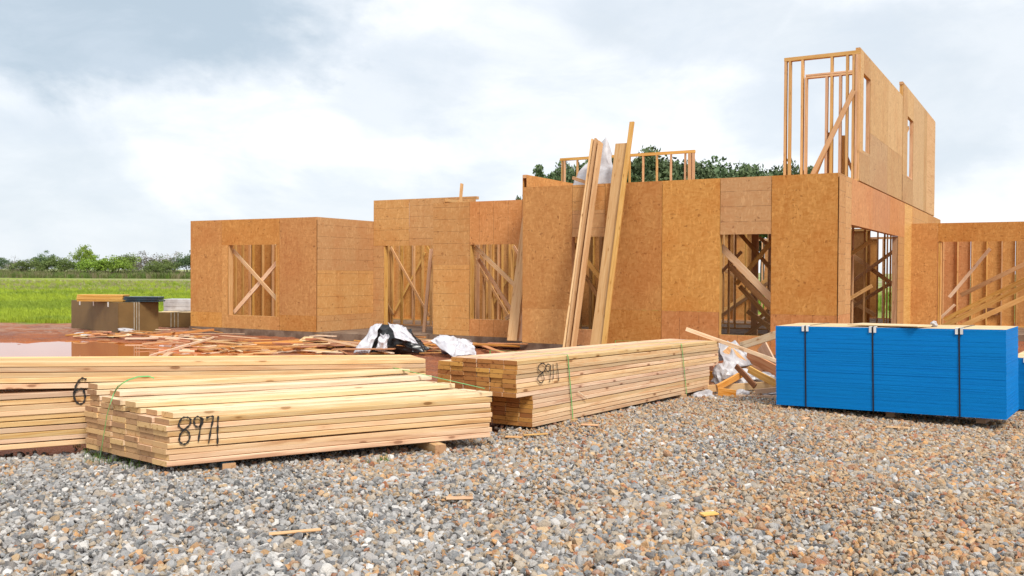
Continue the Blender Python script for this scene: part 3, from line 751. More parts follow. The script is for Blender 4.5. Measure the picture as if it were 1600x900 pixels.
# projecting D2 with its window
D2 = Wall((10.07, 1.16), (6.84, 1.16), 0, 3.31, .14).build()
d = lambda s_: 10.07-s_
D2.sheet(0, d(8.98), .0, 1.75, M_OSBH); D2.sheet(0, d(8.98), 1.75, 3.31, M_OSBH)
D2.sheet(d(8.98), d(7.5), 2.25, 3.31, M_OSBV); D2.sheet(d(8.98), d(7.5), 0, .42, M_OSBV); D2.sheet(d(7.5), 3.23, 0, 3.31, M_OSBV)
for s_ in (8.95, 7.53, 10.03): D2.stud(d(s_))
D2.header(d(8.98), d(7.5), 2.26, .2); D2.header(d(8.98), d(7.5), .382, .037, 'sill')
D2.brace(d(8.95), 2.2, d(7.55), 1.05, .2, .10, mat=M_LUMBER); D2.brace(d(9.0), 1.9, d(7.9), .45, .45, .09); D2.brace(d(8.3), .42, d(7.5), .85, .6, .09)
# cross wall whose top shows behind D2
X1 = Wall((9.75, 1.32), (9.75, 6.4), 0, 3.42, .09).build(); X1.sheet(0, 5.0, 2.9, 3.42, M_OSB, side=1); X1.studs(.3, 4.8, .61)
X1.brace(.5, 3.0, .62, 3.85, -.02, .10)
# interior and rear walls
I1 = Wall((15.4, 3.9), (6.9, 3.9), 0, 2.9, .09).build(); I1.studs(.1, 2.4, .36); I1.studs(2.7, 8.3, .30)
for a0 in (.6, 1.9, 3.2, 4.6, 6.1): I1.brace(a0, 2.3, a0+1.4, .3, -.03, .07)
I1.brace(.2, .2, 1.7, 2.2, .14, .07); I1.stud(1.35, w_=.12); I1.stud(1.75, w_=.12)
I2 = Wall((18.9, 6.5), (6.9, 6.5), 0, 2.9, .09).build(); I2.studs(.2, 11.9, .406)
for a0, a1 in ((0, 1.2), (1.2, 2.44), (2.44, 3.66), (3.66, 4.9), (4.9, 6.4), (6.4, 7.6), (7.6, 9.1), (9.1, 10.3), (10.36, 12.0)): I2.sheet(a0, a1, 0, 2.9, M_OSB, side=1)
for a0 in (.6, 2.2, 3.6, 5.2, 7.2): I2.brace(a0, .3, a0+1.2, 2.2, -.03, .07)
J1 = Wall((6.7, 3.6), (.2, 3.6), 0, 3.1, .09).build(); J1.studs(.2, 2.6, .406); J1.studs(2.9, 6.3, .58)
J1.stud(4.1, w_=.15); J1.stud(5.05, w_=.10)
for a0, a1 in ((1.0, 2.5), (3.6, 5.2), (4.4, 6.2)): J1.brace(a0, 2.7, a1, .9, -.03, .09)
J1.brace(3.9, .1, 5.6, 1.5, -.03, .09)
J2 = Wall((6.7, 8.0), (.2, 8.0), 0, 3.1, .09).build(); J2.studs(.3, 6.3, .5)
J2.brace(.5, .2, 2.5, 2.2, -.03, .09); J2.brace(3.0, 2.6, 5.4, .4, -.03, .09); J2.brace(3.0, .3, 5.4, 2.5, -.08, .09)
J3 = Wall((6.7, 12.5), (.2, 12.5), 0, 3.0, .09).build(); J3.studs(.3, 6.3, .6)
J3.brace(.4, .2, 3.4, 2.4, -.03, .12); J3.brace(2.0, 2.4, 5.4, .3, -.08, .12); J3.sheet(0, 1.6, 0, 3.0, M_OSB, side=1); J3.sheet(3.9, 5.2, 0, 3.0, M_OSB, side=1)
L1_ = Wall((4.4, .2), (4.4, 6.5), 0, 3.1, .09).build(); L1_.studs(.3, 6.2, .61)
L1_.brace(.5, .4, 3.0, 2.7, .12, .09); L1_.brace(3.0, 2.6, 5.5, .4, .12, .09)
J4 = Wall((3.4, 5.6), (.2, 5.6), 0, 3.1, .09).build(); J4.studs(.2, 3.0, .406); J4.brace(1.5, .3, 3.1, 1.3, -.03, .09); J4.brace(1.5, 1.3, 3.1, 2.4, -.06, .09)
J5 = Wall((7.0, 10.4), (.2, 10.4), 0, 3.0, .09).build(); J5.studs(.1, 6.7, .35)
J5.brace(4.6, 2.7, 6.6, 1.2, -.03, .12); J5.brace(4.4, .6, 6.7, 2.4, -.08, .10); J5.brace(4.6, .1, 6.7, 1.5, -.1, .10); J5.brace(.5, 2.3, 3.6, .5, -.05, .1); J5.brace(1.4, .2, 4.2, 2.2, -.09, .1)
J6 = Wall((8.0, 16.9), (.2, 16.9), 0, 2.9, .09).build(); J6.studs(.1, 7.7, .61)
for a0, a1 in ((0, 1.2), (2.0, 3.2), (3.2, 4.2), (4.9, 6.0), (6.5, 7.8)): J6.sheet(a0, a1, 0, 2.9, M_OSB, side=1)
# floor deck over the garage bay, cut short to let daylight onto the rear framing
bm = bmesh.new(); box(bm, -6.7, -.15, .16, 9.3, 3.405, 3.43); bmesh.ops.recalc_face_normals(bm, faces=bm.faces)
deck = obj('floor_deck', bm, M_OSB, house)
for i in range(10):
    bm = bmesh.new(); yy = .5+i*.95; box(bm, -6.66, -.16, yy, yy+.045, 3.17, 3.40); bevel(bm, .003)
    obj('joist', bm, M_STUD, deck)
# right wing F with its wide opening, and the rear wall seen through it
Fw = Wall((.0, 10.0), (-5.1, 10.0), 0, 3.0, .14).build(bottom_gaps=((.68, 4.4),))
Fw.sheet(0, .68, 0, 3.0, M_OSB); Fw.sheet(.68, 2.9, 2.48, 3.0, M_OSB); Fw.sheet(2.9, 5.1, 2.48, 3.0, M_OSB); Fw.sheet(4.4, 5.1, 0, 2.48, M_OSB)
for a0 in (.72, .765, 4.36): Fw.stud(a0, z1=2.49)
Fw.header(.7, 4.4, 2.49, .2)
G = Wall((-.0, 13.8), (-5.1, 13.8), 0, 2.95, .09).build(); G.studs(.05, 5.0, .406); G.stud(.12, w_=.06); G.stud(.2, w_=.05)
for a0, a1 in ((0, 1.22), (1.22, 2.44), (2.44, 3.66), (3.66, 5.1)): G.sheet(a0, a1, 0, 2.95, M_OSBV if a0 < 1 else M_OSB, side=1)
for a0, z0, a1, z1, y, m_, wd in ((.75, .1, 3.6, 1.75, .6, M_STUD, .14), (.8, .3, 3.6, 1.95, .75, M_STUD, .12), (1.0, -.0, 3.7, 1.45, .5, M_STUD, .14), (1.2, 1.0, 3.6, 2.35, .9, M_STUD, .12)):
    Fw.brace(a0, z0, a1, z1, y, wd, mat=m_)
Fw.brace(.95, .95, 1.95, 2.3, .45, .09, mat=M_FRESH); Fw.brace(.72, .35, 1.1, .75, .4, .07, mat=M_FRESH)
bm = bmesh.new(); box(bm, 0, .40, 0, .02, 0, .22); bmesh.ops.recalc_face_normals(bm, faces=bm.faces)
obj('red_block', bm, M_ROSE, G.o, Matrix.Translation((1.6, .02, .35)))

# ------------------------------------------------------------------ boards leaning on the house
def lean_plane(t0, z0, t1, z1):
    p0 = HW(0, t0, z0); dirn = (HW(0, t1, z1)-p0).normalized(); n = uL.cross(dirn).normalized()
    return p0, n, dirn
def leaner(px0, py0, px1, py1, plane, wd, th, label, down=0., mat=M_LEAN, name='leaning_plank', edge_on=False, seed=0, off=0.):
    P0, n, dr = plane
    if n.dot(vB) > 0: n = -n
    p_ = on_plane(px0, py0, P0, n)+n*off; q_ = on_plane(px1, py1, P0, n)+n*off
    X = (q_-p_).normalized()
    if down: p_ = p_ - X*((p_.z-down)/X.z)
    side = (uL if not edge_on else n)
    M, L = board_between(p_, q_, wd, th, side)
    o = obj(name, plank_mesh(L, wd, th, seed, .02, 2), [mat, M_END], None, M)
    return tag(o, label, 'plank', 'planks leaning against the front of the house')
PA = lean_plane(-.95, -.15, 0, 3.52)
leaner(889, 540, 932, 223, PA, .235, .040, 'leftmost of three planks standing edge to edge against the tall wall', -.16, M_LUMBER, edge_on=True, seed=1, off=.12)
leaner(894, 540, 937, 222, PA, .235, .040, 'middle of three planks standing edge to edge against the tall wall', -.16, M_LEAN, edge_on=True, seed=2, off=.12)
leaner(900, 540, 941.5, 225, PA, .19, .040, 'rightmost and darkest of three planks standing edge to edge against the tall wall', -.16, M_LEAN, edge_on=True, seed=3, off=.10)
leaner(935, 537, 974, 226, PA, .30, .045, 'widest reddish leaning plank, between the edge to edge trio and the longest narrow one', -.16, M_LEAN, seed=4, off=.06)
leaner(948, 537, 991, 194, PA, .10, .045, 'longest narrow leaning plank, sticking up above all the others', -.16, M_STUD, seed=5, off=.12)
PD = lean_plane(.25, 0, 1.10, 3.3)
leaner(802, 533, 826, 340, PD, .26, .045, 'wide plank leaning in the corner where the low wall meets the tall wall', 0, M_LEAN, seed=6, off=.05)
leaner(814, 533, 829, 400, PD, .12, .045, 'narrow plank half hidden in the corner beside the wide leaning one', 0, M_STUD, seed=7, off=.0)
PE = lean_plane(1.75, 0, 2.3, 2.4)
leaner(662, 526, 674, 389, PE, .10, .04, 'thin stick leaning upright in the doorway left of the low wall', 0, M_STUD, seed=8)

# white sheet draped over the wall top
def cloth(name, pts_fn, nu, nv, mat, label, cat, seed, amp, parent=None, thick=.004, group=None):
    bm = bmesh.new(); g_ = []
    for j in range(nv+1):
        row = []
        for i in range(nu+1):
            a, b_ = i/nu, j/nv; p_ = Vector(pts_fn(a, b_))
            d_ = noise.noise_vector(Vector((a*3.2, b_*3.2, seed)))*amp + noise.noise_vector(Vector((a*9, b_*9, seed+5)))*amp*.35
            row.append(bm.verts.new(p_+d_))
        g_.append(row)
    for j in range(nv):
        for i in range(nu): bm.faces.new((g_[j][i], g_[j][i+1], g_[j+1][i+1], g_[j+1][i]))
    o = obj(name, bm, mat, smooth=True); md = o.modifiers.new('thickness', 'SOLIDIFY'); md.thickness = thick
    return tag(o, label, cat, group)
n_ = vB
def sheetpt(px, py, t_): return on_plane(px, py, HW(0, t_, 0), n_)
c00, c10, c01, c11 = sheetpt(892, 291, .16), sheetpt(962, 289, .16), sheetpt(921, 248, .8), sheetpt(956, 240, .8)
tip = sheetpt(946, 214, .9)
def wrapfn(a, b_):
    lo = c00.lerp(c10, a); hi = c01.lerp(tip, min(1, a/.72)) if a < .72 else tip.lerp(c11, (a-.72)/.28)
    return lo.lerp(hi, b_)
cloth('wrap_sheet', wrapfn, 28, 26, M_WHITE, 'white crumpled sheet hanging over the wall top behind the leaning planks', 'plastic sheet', 3., .045)
# small board on top of the wall beside it
p_, q_ = sheetpt(895, 278, .1), sheetpt(921, 287, -.05)
M, L = board_between(p_, q_, .09, .04, Vector((0, 0, 1)))
tag(obj('scrap_board', plank_mesh(L, .07, .04, 3), M_LEAN, None, M), 'short dark board lying on the wall top under the white sheet', 'board')

# ------------------------------------------------------------------ lumber bundles
def bundle(name, label, P0, Lv, up, wdir_len, cols, bw, layers, bh, heights, skew, endmat, group, mat=M_LUMBER, jit=.012, seed=0, protrude=None):
    """P0 near bottom corner; Lv length vector; columns go back from P0; heights[col] = number of layers"""
    X = Lv.normalized(); Z = (up - X*up.dot(X)).normalized(); Y = Z.cross(X)
    M = Matrix((X, Y, Z)).transposed().to_4x4(); M.translation = P0
    root = empty(name, M); tag(root, label, 'lumber bundle', group)
    L = Lv.length; r = random.Random(seed)
    protos = []
    for k in range(7):
        bm = plank_mesh(L, bw-.002, bh-.0035, seed*10+k, .006, 2, shear=skew/(cols*bw)); me = bpy.data.meshes.new('board'); bm.to_mesh(me); bm.free()
        me.materials.append(mat); me.materials.append(endmat); protos.append(me)
    longer = []
    if protrude:
        for k in range(5):
            bm = plank_mesh(L+.62, bw-.002, bh-.0035, seed*10+40+k, .006, 2); me = bpy.data.meshes.new('board'); bm.to_mesh(me); bm.free()
            me.materials.append(mat); me.materials.append(endmat); longer.append(me)
    for c_ in range(cols):
        for k in range(heights[c_]):
            dx = skew*(c_+.5)/cols + r.uniform(-jit, jit) + (protrude(c_, k) if protrude else 0)
            o = bpy.data.objects.new('board', longer[r.randrange(5)] if longer and k >= 7 else protos[r.randrange(7)]); COL.objects.link(o); o.parent = root
            o.matrix_local = Matrix.Translation((dx, bw*(c_+.5)+r.uniform(-.005, .006), bh*(k+.5)))
    return root, X, Y, Z
def ribbon(name, root, pts, wd, mat, th=.002):
    """strap following points in the parent's local space; pts = [(pos, normal)]"""
    bm = bmesh.new(); rows = []
    for i, (p_, n__) in enumerate(pts):
        p_ = Vector(p_); n__ = Vector(n__).normalized()
        d_ = (Vector(pts[min(i+1, len(pts)-1)][0])-Vector(pts[max(i-1, 0)][0])).normalized()
        s_ = d_.cross(n__).normalized()*wd/2
        rows.append([bm.verts.new(x) for x in (p_-s_, p_+s_, p_+s_+n__*th, p_-s_+n__*th)])
    for i in range(len(rows)-1):
        for k in range(4): bm.faces.new((rows[i][k], rows[i+1][k], rows[i+1][(k+1) % 4], rows[i][(k+1) % 4]))
    bm.faces.new(rows[0][::-1]); bm.faces.new(rows[-1]); bmesh.ops.recalc_face_normals(bm, faces=bm.faces)
    return obj(name, bm, mat, root)
def loop_strap(root, a, W_, H_, z0=0, mat=M_STRAPG, wd=.016, off=.006, name='strap', lean=0.):
    o_ = off
    pts = [((a+lean, -o_, z0-o_), (0, -1, 0)), ((a+lean*.5, -o_, (z0+H_)/2), (0, -1, 0)), ((a, -o_, H_-.004), (0, -1, 0)), ((a, -o_*.3, H_+o_), (0, -.7, .7)), ((a, .02, H_+o_), (0, 0, 1)),
           ((a, W_/2, H_+o_), (0, 0, 1)), ((a, W_+o_, H_+o_), (0, .7, .7)), ((a, W_+o_, z0-o_), (0, .7, -.7)), ((a+lean*.5, W_/2, z0-o_), (0, 0, -1)), ((a+lean, -o_, z0-o_), (0, -.7, -.7))]
    return ribbon(name, root, pts, wd, mat)
def digits(root, strokes, P0, X, Z, n__, wd=.012, px=True):
    """painted strokes on a face plane: strokes in photo pixels mapped onto that real face"""
    bm = bmesh.new(); inv = root.matrix_world.inverted() if False else root.matrix_basis.inverted()
    for st in strokes:
        pts = [inv @ (on_plane(x, y, P0, n__)) for x, y in st]
        # smooth a little (Catmull-Rom)
        sm = []
        for i in range(len(pts)-1):
            p0 = pts[max(i-1, 0)]; p1 = pts[i]; p2 = pts[i+1]; p3 = pts[min(i+2, len(pts)-1)]
            for k in range(5):
                u_ = k/5; sm.append(.5*((2*p1)+(-p0+p2)*u_+(2*p0-5*p1+4*p2-p3)*u_*u_+(-p0+3*p1-3*p2+p3)*u_**3))
        sm.append(pts[-1]); nl = (inv.to_3x3() @ n__).normalized()
        rows = []
        for i, p_ in enumerate(sm):
            d_ = sm[min(i+1, len(sm)-1)]-sm[max(i-1, 0)]
            if d_.length < 1e-6: continue
            s_ = d_.normalized().cross(nl).normalized()*wd/2*(.8+.35*math.sin(i*1.7))
            rows.append([bm.verts.new(x+nl*h_) for x, h_ in ((p_-s_, 0), (p_+s_, 0), (p_+s_, .0012), (p_-s_, .0012))])
        for i in range(len(rows)-1):
            for k in range(4): bm.faces.new((rows[i][k], rows[i+1][k], rows[i+1][(k+1) % 4], rows[i][(k+1) % 4]))
    bmesh.ops.recalc_face_normals(bm, faces=bm.faces)
    return bm

# short bundle in front
P0 = on_level(262, 730, ZC-1.305); P1 = on_level(767, 683, ZC-1.305); PL = on_level(134, 700, ZC-1.305)
Lv = P1-P0; X = Lv.normalized(); Yd = Vector((0, 0, 1)).cross(X)
wtot = (PL-P0).dot(Yd); skew = (PL-P0).dot(X)
bw = wtot/6
short, X, Y, Z = bundle('lumber_bundle', 'short bundle of pale planks in front, marked 8971, its top planks loose', P0, Lv, Vector((0, 0, 1)), None, 6, bw, 8, .0393, [8, 8, 8, 8, 8, 8], skew, M_END, 'strapped lumber bundles', seed=3)
me_top = []
for k in range(4):
    bm = plank_mesh(Lv.length, bw-.040, .036, 40+k, .012, 2, shear=skew/wtot); me = bpy.data.meshes.new('board'); bm.to_mesh(me); bm.free(); me.materials.append(M_FRESH); me.materials.append(M_END); me_top.append(me)
kk = 0
for c_, lays in ((0, 1), (1, 1), (2, 2), (3, 2), (4, 3), (5, 4)):
    for l_ in range(lays):
        o = bpy.data.objects.new('board', me_top[kk % 4]); COL.objects.link(o); o.parent = short
        topl = l_ == lays-1
        o.matrix_local = Matrix.Translation((skew*(c_+.5)/6+rnd.uniform(-.02, .03)+(rnd.uniform(-.01, .09) if topl else 0), bw*(c_+.5)+(.01 if topl else 0), .0393*(8.5+l_)+.002*(l_+1))) @ Matrix.Rotation(rnd.uniform(-.012, .012) if topl else 0, 4, 'Z') @ Matrix.Rotation(rnd.uniform(-.001, .001), 4, 'Y')
        kk += 1
face_n = -Y
FP = P0 - Y*.0115
S8971 = [[(286, 672), (279, 664), (284, 654), (292, 652), (298, 656), (296, 664), (288, 671), (281, 680), (281, 690), (288, 694), (295, 688), (296, 678), (290, 671)],
         [(315, 654), (308, 651), (303, 657), (306, 666), (313, 666), (317, 658), (315, 653), (313, 668), (310, 690)],
         [(322, 653), (333, 651), (330, 668), (326, 692)],
         [(341, 650), (340, 672), (340, 694)]]
obj('painted_number', digits(short, S8971, FP, X, Z, face_n, .014), M_INK, short)
# loose green strap on its left end
endn = -X
SP = P0 + X*(skew*.5) - X*.05
inv = short.matrix_basis.inverted()
pts = []
for x, y, of in ((155, 722, -.02), (159, 700, .0), (163, 675, .0), (167, 650, .0), (172, 632, .0), (178, 615, -.01), (184, 605, .02)):
    pts.append((inv @ on_plane(x, y, P0 + X*(skew*((x-262)/(134-262))) - X*(.035+of), endn), (-1, 0, 0)))
o_ = pts[-1][0]
for x, y, zz in ((190, 600, .50), (200, 594, .52), (215, 589, .54), (232, 588, .55), (241, 591, .52)):
    pts.append((inv @ on_plane(x, y, P0+Y*.55, Y), (-.3, -.3, .9)))
ribbon('strap', short, pts, .018, M_STRAPG, .002)
loop_strap(short, Lv.length*.985+skew*.0, bw*6, .0393*8-.002, mat=M_STRAPG, off=.004) if False else None
pts = [(inv @ (P0+X*(Lv.length-.06+skew*f_)+Y*(bw*6*f_)+Z*(.0393*(9+2.6*f_)+.035)), (0, 0, 1)) for f_ in (0, .2, .4, .6, .8, 1.)]
ribbon('strap', short, pts, .016, M_STRAPG, .002)

# middle bundle 8911 : lower and upper packs with a step
Q0 = on_level(831.6, 668, ZC-1.38); Q1 = on_level(1108, 607, ZC-1.49)
Lq = Q1-Q0
def prot(c_, k): return (-.27 if k >= 7 else 0)
bwq = .142
long_b, X2, Y2, Z2 = bundle('lumber_bundle', 'long bundle of pale planks in the middle, marked 8911, with stepped orange ends', Q0, Lq, Vector((0, 0, 1)), None, 6, bwq, 15, .0405, [15, 15, 15, 15, 15, 14], .0, M_END2, 'strapped lumber bundles', seed=5, protrude=prot, jit=.010)
S8911 = [[(849, 583), (841, 577), (843, 570), (849, 568), (853, 573), (849, 581), (841, 588), (841, 595), (846, 598), (850, 592), (848, 584)],
         [(860, 571), (856, 569), (853, 574), (855, 580), (859, 578), (860, 571), (860, 584), (859, 597)],
         [(864, 569), (865, 582), (864, 593)], [(870, 567), (872, 582), (873, 596)]]
obj('painted_number', digits(long_b, S8911, Q0-Y2*.0125, X2, Z2, -Y2, .0125), M_INK, long_b)
inv2 = long_b.matrix_basis.inverted()
def la(x, y): return (inv2 @ on_plane(x, y, Q0, -Y2)).x
loop_strap(long_b, la(885, 575), bwq*6, .0405*15, lean=la(891, 657)-la(883, 556), off=.0135, wd=.014)
loop_strap(long_b, la(1063, 560), bwq*6, .0405*15, lean=la(1068, 617)-la(1060, 540), off=.0135, wd=.016)
bm = plank_mesh(.14, .012, .004, 3); pa = inv2 @ on_plane(903, 612, Q0-Y2*.02, -Y2); pb = inv2 @ on_plane(918, 623, Q0-Y2*.03, -Y2)
M, L = board_between(pa, pb, .02, .004, Vector((0, 0, 1)))
obj('splinter', plank_mesh(L, .012, .005, 3), M_FRESH, long_b, M)

# long bundle behind on the left: a crossing upper pack over a lower pack that runs beside the short bundle
U0 = EYE + ray(-60, 565.6)*6.75; U1 = EYE + ray(665, 560.6)*8.15
Lu = U1-U0; nb = 5
zl = Vector((0, 0, 1)); Xu = Lu.normalized(); Zu = (zl-Xu*zl.dot(Xu)).normalized()
left_b, X3, Y3, Z3 = bundle('lumber_bundle', 'long upper bundle at the back left, lying across above the lower one', U0-Zu*(.0405*nb), Lu, Vector((0, 0, 1)), None, 4, .11, nb, .0405, [nb]*4, .0, M_END2, 'strapped lumber bundles', seed=8, jit=.006)
V0 = on_level(18, 703, ZC-1.31); V1 = on_level(135, 694, ZC-1.31); dv = (V1-V0).normalized()
V0s = V0-dv*1.2
low_b, X4, Y4, Z4 = bundle('lumber_bundle', 'lower bundle marked 6 at the left edge, behind the short bundle', V0s, dv*4.2, Vector((0, 0, 1)), None, 4, .10, 10, .0405, [10]*4, .0, M_END2, 'strapped lumber bundles', seed=9, jit=.01)
S6 = [[(135, 593), (128, 591), (121, 598), (116, 612), (117, 624), (124, 631), (131, 628), (133, 618), (129, 608), (121, 609), (116, 614)]]
obj('painted_number', digits(low_b, S6, V0s-Y4*.0115, X4, Z4, -Y4, .016), M_INK, low_b)

# dunnage blocks under the bundles
def block(px, py, z, L_, dirn, label, mat=M_LUMBER, h=.088, group='timber blocks under the bundles'):
    c_ = on_level(px, py, z); M, _ = board_between(c_, c_+dirn, .09, h, dirn.cross(Vector((0, 0, 1))))
    o = obj('timber_block', plank_mesh(L_, .09, h, int(px), 0, 2), [mat, M_END], None, M); return tag(o, label, 'block', group)
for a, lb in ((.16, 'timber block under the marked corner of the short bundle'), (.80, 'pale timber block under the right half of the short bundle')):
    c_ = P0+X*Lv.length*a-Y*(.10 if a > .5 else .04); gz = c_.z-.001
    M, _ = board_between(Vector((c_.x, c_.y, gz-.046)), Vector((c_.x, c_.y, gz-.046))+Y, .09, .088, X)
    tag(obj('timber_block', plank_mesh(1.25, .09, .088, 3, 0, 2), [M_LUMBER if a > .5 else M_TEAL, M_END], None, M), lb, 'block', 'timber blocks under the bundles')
for a, lb in ((.17, 'timber block under the near end of the long middle bundle'), (.80, 'timber block under the far end of the long middle bundle')):
    c_ = Q0+Lq*a-Y2*.03; hh = .088 if a < .5 else .10
    M, _ = board_between(c_-Z2*(hh/2+.002), c_-Z2*(hh/2+.002)+Y2, .09, hh, X2)
    tag(obj('timber_block', plank_mesh(.95, .09, hh, 4, 0, 2), [M_LUMBER, M_END], None, M), lb, 'block', 'timber blocks under the bundles')
for a, lb in ((1.0, 'dark timber block in the shadow under the lower left bundle'),):
    c_ = V0s+dv*a; M, _ = board_between(c_-Vector((0, 0, .047)), c_-Vector((0, 0, .047))+Y4, .09, .088, dv)
    tag(obj('timber_block', plank_mesh(.5, .09, .088, 5, 0, 2), [M_LEAN, M_END], None, M), lb, 'block', 'timber blocks under the bundles')

# ------------------------------------------------------------------ blue stack of sheets
m, t, p = newmat('blue_edge_paint', .7, .12)
v, r, o = objcoord(t)
lay = t.noise(t.mapping(v, (.9, .9, 70)), 1.5, 3, .6).outputs[0]
lay2 = t.noise(t.mapping(v, (5, 5, 160)), 1.2, 2, .6).outputs[0]
big_ = t.noise(v, 1.6, 3).outputs[0]
c = t.mix(t.map(lay, .35, .65), (.001, .20, .57), (.001, .168, .50))
c = t.mix(t.math('MULTIPLY', t.map(lay2, .55, .75), .32), c, (.002, .12, .40))
c = t.mix(t.math('MULTIPLY', t.map(big_, .45, .7), .3), c, (.001, .20, .54))
t.l.new(c, p.inputs['Base Color']); setbump(t, p, lay2, .003, .7)
M_BLUE = m
def blue_stack(G0, G1, H_, depth, label, nstrap=3, fr=(.145, .455, .818)):
    Lb = G1-G0; Xb = Lb.normalized(); Yb = Vector((0, 0, 1)).cross(Xb).normalized()
    Mx = Matrix((Xb, Yb, Xb.cross(Yb))).transposed().to_4x4(); Mx.translation = G0
    root = empty('sheet_stack', Mx); tag(root, label, 'sheet stack', 'blue edged stacks of strand board'); L_ = Lb.length
    r = random.Random(4)
    for z0, z1 in ((0, H_*.44), (H_*.44, H_)):
        n = int((z1-z0)/.0118); bm = bmesh.new()
        for k in range(n):
            za = z0+(z1-z0)*k/n; zb = z0+(z1-z0)*(k+1)/n; j = r.uniform(-.0012, .0012)+.002*math.sin(k*.21); j2 = r.uniform(-.002, .002)
            top = k == n-1 and z1 > H_*.9
            vs_ = box(bm, j2, L_+j2, j, depth+j, za+.0001, zb-.0001, mi=0)
        bmesh.ops.recalc_face_normals(bm, faces=bm.faces)
        for f_ in bm.faces:
            if f_.normal.z > .9 and f_.calc_center_median().z > H_-.02: f_.material_index = 1
        obj('sheet_pack', bm, [M_BLUE, M_TAN], root)
    for i, a in enumerate(fr[:nstrap]):
        loop_strap(root, L_*a, depth, H_, z0=0, mat=M_STRAPB, wd=.015, off=.006)
        for s_ in (-.024, .024):
            bm = bmesh.new(); x_ = L_*a+s_; box(bm, x_-.013, x_+.013, -.012, -.005, H_-.055, H_+.005); box(bm, x_-.013, x_+.013, -.012, .05, H_+.0052, H_+.0115)
            bmesh.ops.recalc_face_normals(bm, faces=bm.faces); obj('corner_guard', bm, M_CORNER, root)
    for k in range(3):
        bm = bmesh.new(); box(bm, .25+k*.9, .34+k*.9, .22, depth-.03, -.085, -.003)
        bmesh.ops.recalc_face_normals(bm, faces=bm.faces); obj('skid', bm, M_LEAN, root)
    return root, Xb, Yb, L_
G0 = on_level(1213, 632, ZC-1.5); G1 = EYE+ray(1573, 656)*9.45
HB = .905
stack, Xb, Yb, Lb_ = blue_stack(G0, G1, HB, .86, 'large bright blue stack of board sheets with three black straps on the gravel')
G2 = on_level(1578, 638, .01); Xh = Vector((Xb.x, Xb.y, 0)).normalized()
blue_stack(G2, G2+Xh*2.44, .60, 1.2, 'second lower blue stack peeking out behind at the right edge', 1, (.07,))
pA, pB = G0+Xb*(Lb_*.335)+Yb*.30, G0+Xb*(Lb_*.66)+Yb*.12
M, L = board_between(pA+Vector((0, 0, HB+.022)), pB+Vector((0, 0, HB+.020)), .3, .012, Yb)
tag(obj('thin_board', plank_mesh(L, .34, .014, 6, .004), M_FRESH, None, M), 'thin pale board lying on top of the large blue stack', 'board')
bm = bmesh.new(); bmesh.ops.create_icosphere(bm, subdivisions=3, radius=.035)
for v_ in bm.verts: v_.co *= 1+.5*noise.noise(v_.co*40)
tag(obj('paper_scrap', bm, M_WHITE, None, Matrix.Translation(G0+Xb*(Lb_*.68)+Yb*.35+Vector((0, 0, HB+.03)))), 'small white crumpled scrap on top of the large blue stack', 'scrap')

# ------------------------------------------------------------------ brown wrapped stacks by the puddle
def brown_stack(C_, dL, dR, lenL, lenR, H_, label, topmat=M_CARD, straps=(.38, .44, .50)):
    """C_ near corner on ground, dL along the left face, dR along the right face"""
    Y_ = dL; X_ = dR; Mx = Matrix((X_, X_.cross(Vector((0, 0, 1)))*-1, Vector((0, 0, 1)))).transposed().to_4x4(); Mx.translation = C_
    root = empty('wrapped_stack', Mx); tag(root, label, 'wrapped stack', 'brown wrapped stacks beyond the puddle')
    bm = bmesh.new(); n = 10
    vs_ = box(bm, 0, lenR, 0, lenL, 0, H_)
    bmesh.ops.recalc_face_normals(bm, faces=bm.faces)
    bevel(bm, .012, 2)
    for f_ in bm.faces:
        if f_.normal.z > .9: f_.material_index = 1
    obj('wrapped_body', bm, [M_CARD, topmat], root)
    for a in straps:
        bm = bmesh.new(); x_ = lenR*a
        box(bm, x_-.011, x_+.011, -.012, -.003, .0, H_+.004); box(bm, x_-.011, x_+.011, -.012, lenL*.98, H_+.003, H_+.009)
        bmesh.ops.recalc_face_normals(bm, faces=bm.faces); obj('strap', bm, M_STRAPW, root)
    for a in (.2, .5, .8):
        bm = bmesh.new(); y_ = lenL*a; box(bm, -.012, -.003, y_-.035, y_+.035, H_-.13, H_+.004); bmesh.ops.recalc_face_normals(bm, faces=bm.faces)
        if lenL > .8: obj('corner_guard', bm, M_CORNER, root)
        else: bm.free()
    return root
cA = on_level(185, 520.5, ZC-1.745); l_ = on_level(111, 517.5, ZC-1.745); r_ = on_level(248, 516.5, ZC-1.745)
dR = (r_-cA).normalized(); dLn = Vector((0, 0, 1)).cross(dR)
if dLn.dot(l_-cA) < 0: dLn = -dLn
hgt = (520.5-473)/FPX*cA.y
# rotate so both faces show like in the photo
ang = math.radians(47); dR = Vector((math.cos(ang), math.sin(ang), 0)); dLn = Vector((-math.sin(ang), math.cos(ang), 0))
def solve_len(C_, d_, px):
    k = (px-800)/FPX; return (k*C_.y-C_.x)/(d_.x-k*d_.y)
brown_stack(cA, dLn, dR, solve_len(cA, dLn, 111), solve_len(cA, dR, 248), hgt, 'large brown wrapped stack with white straps beyond the puddle')
c2 = on_level(236, 516, ZC-1.745); c2.y += 1.6; c2.x = (240-800)/FPX*c2.y
dR2 = Vector((math.cos(.12), -math.sin(.12), 0)); dL2 = Vector((-dR2.y, dR2.x, 0)); dL2 = Vector((math.sin(.12), math.cos(.12), 0))
brown_stack(c2, dL2, dR2, 1.2, 1.9, .46, 'low brown wrapped stack with a pale top between the large one and the house', M_TAN, (.30, .36, .42))
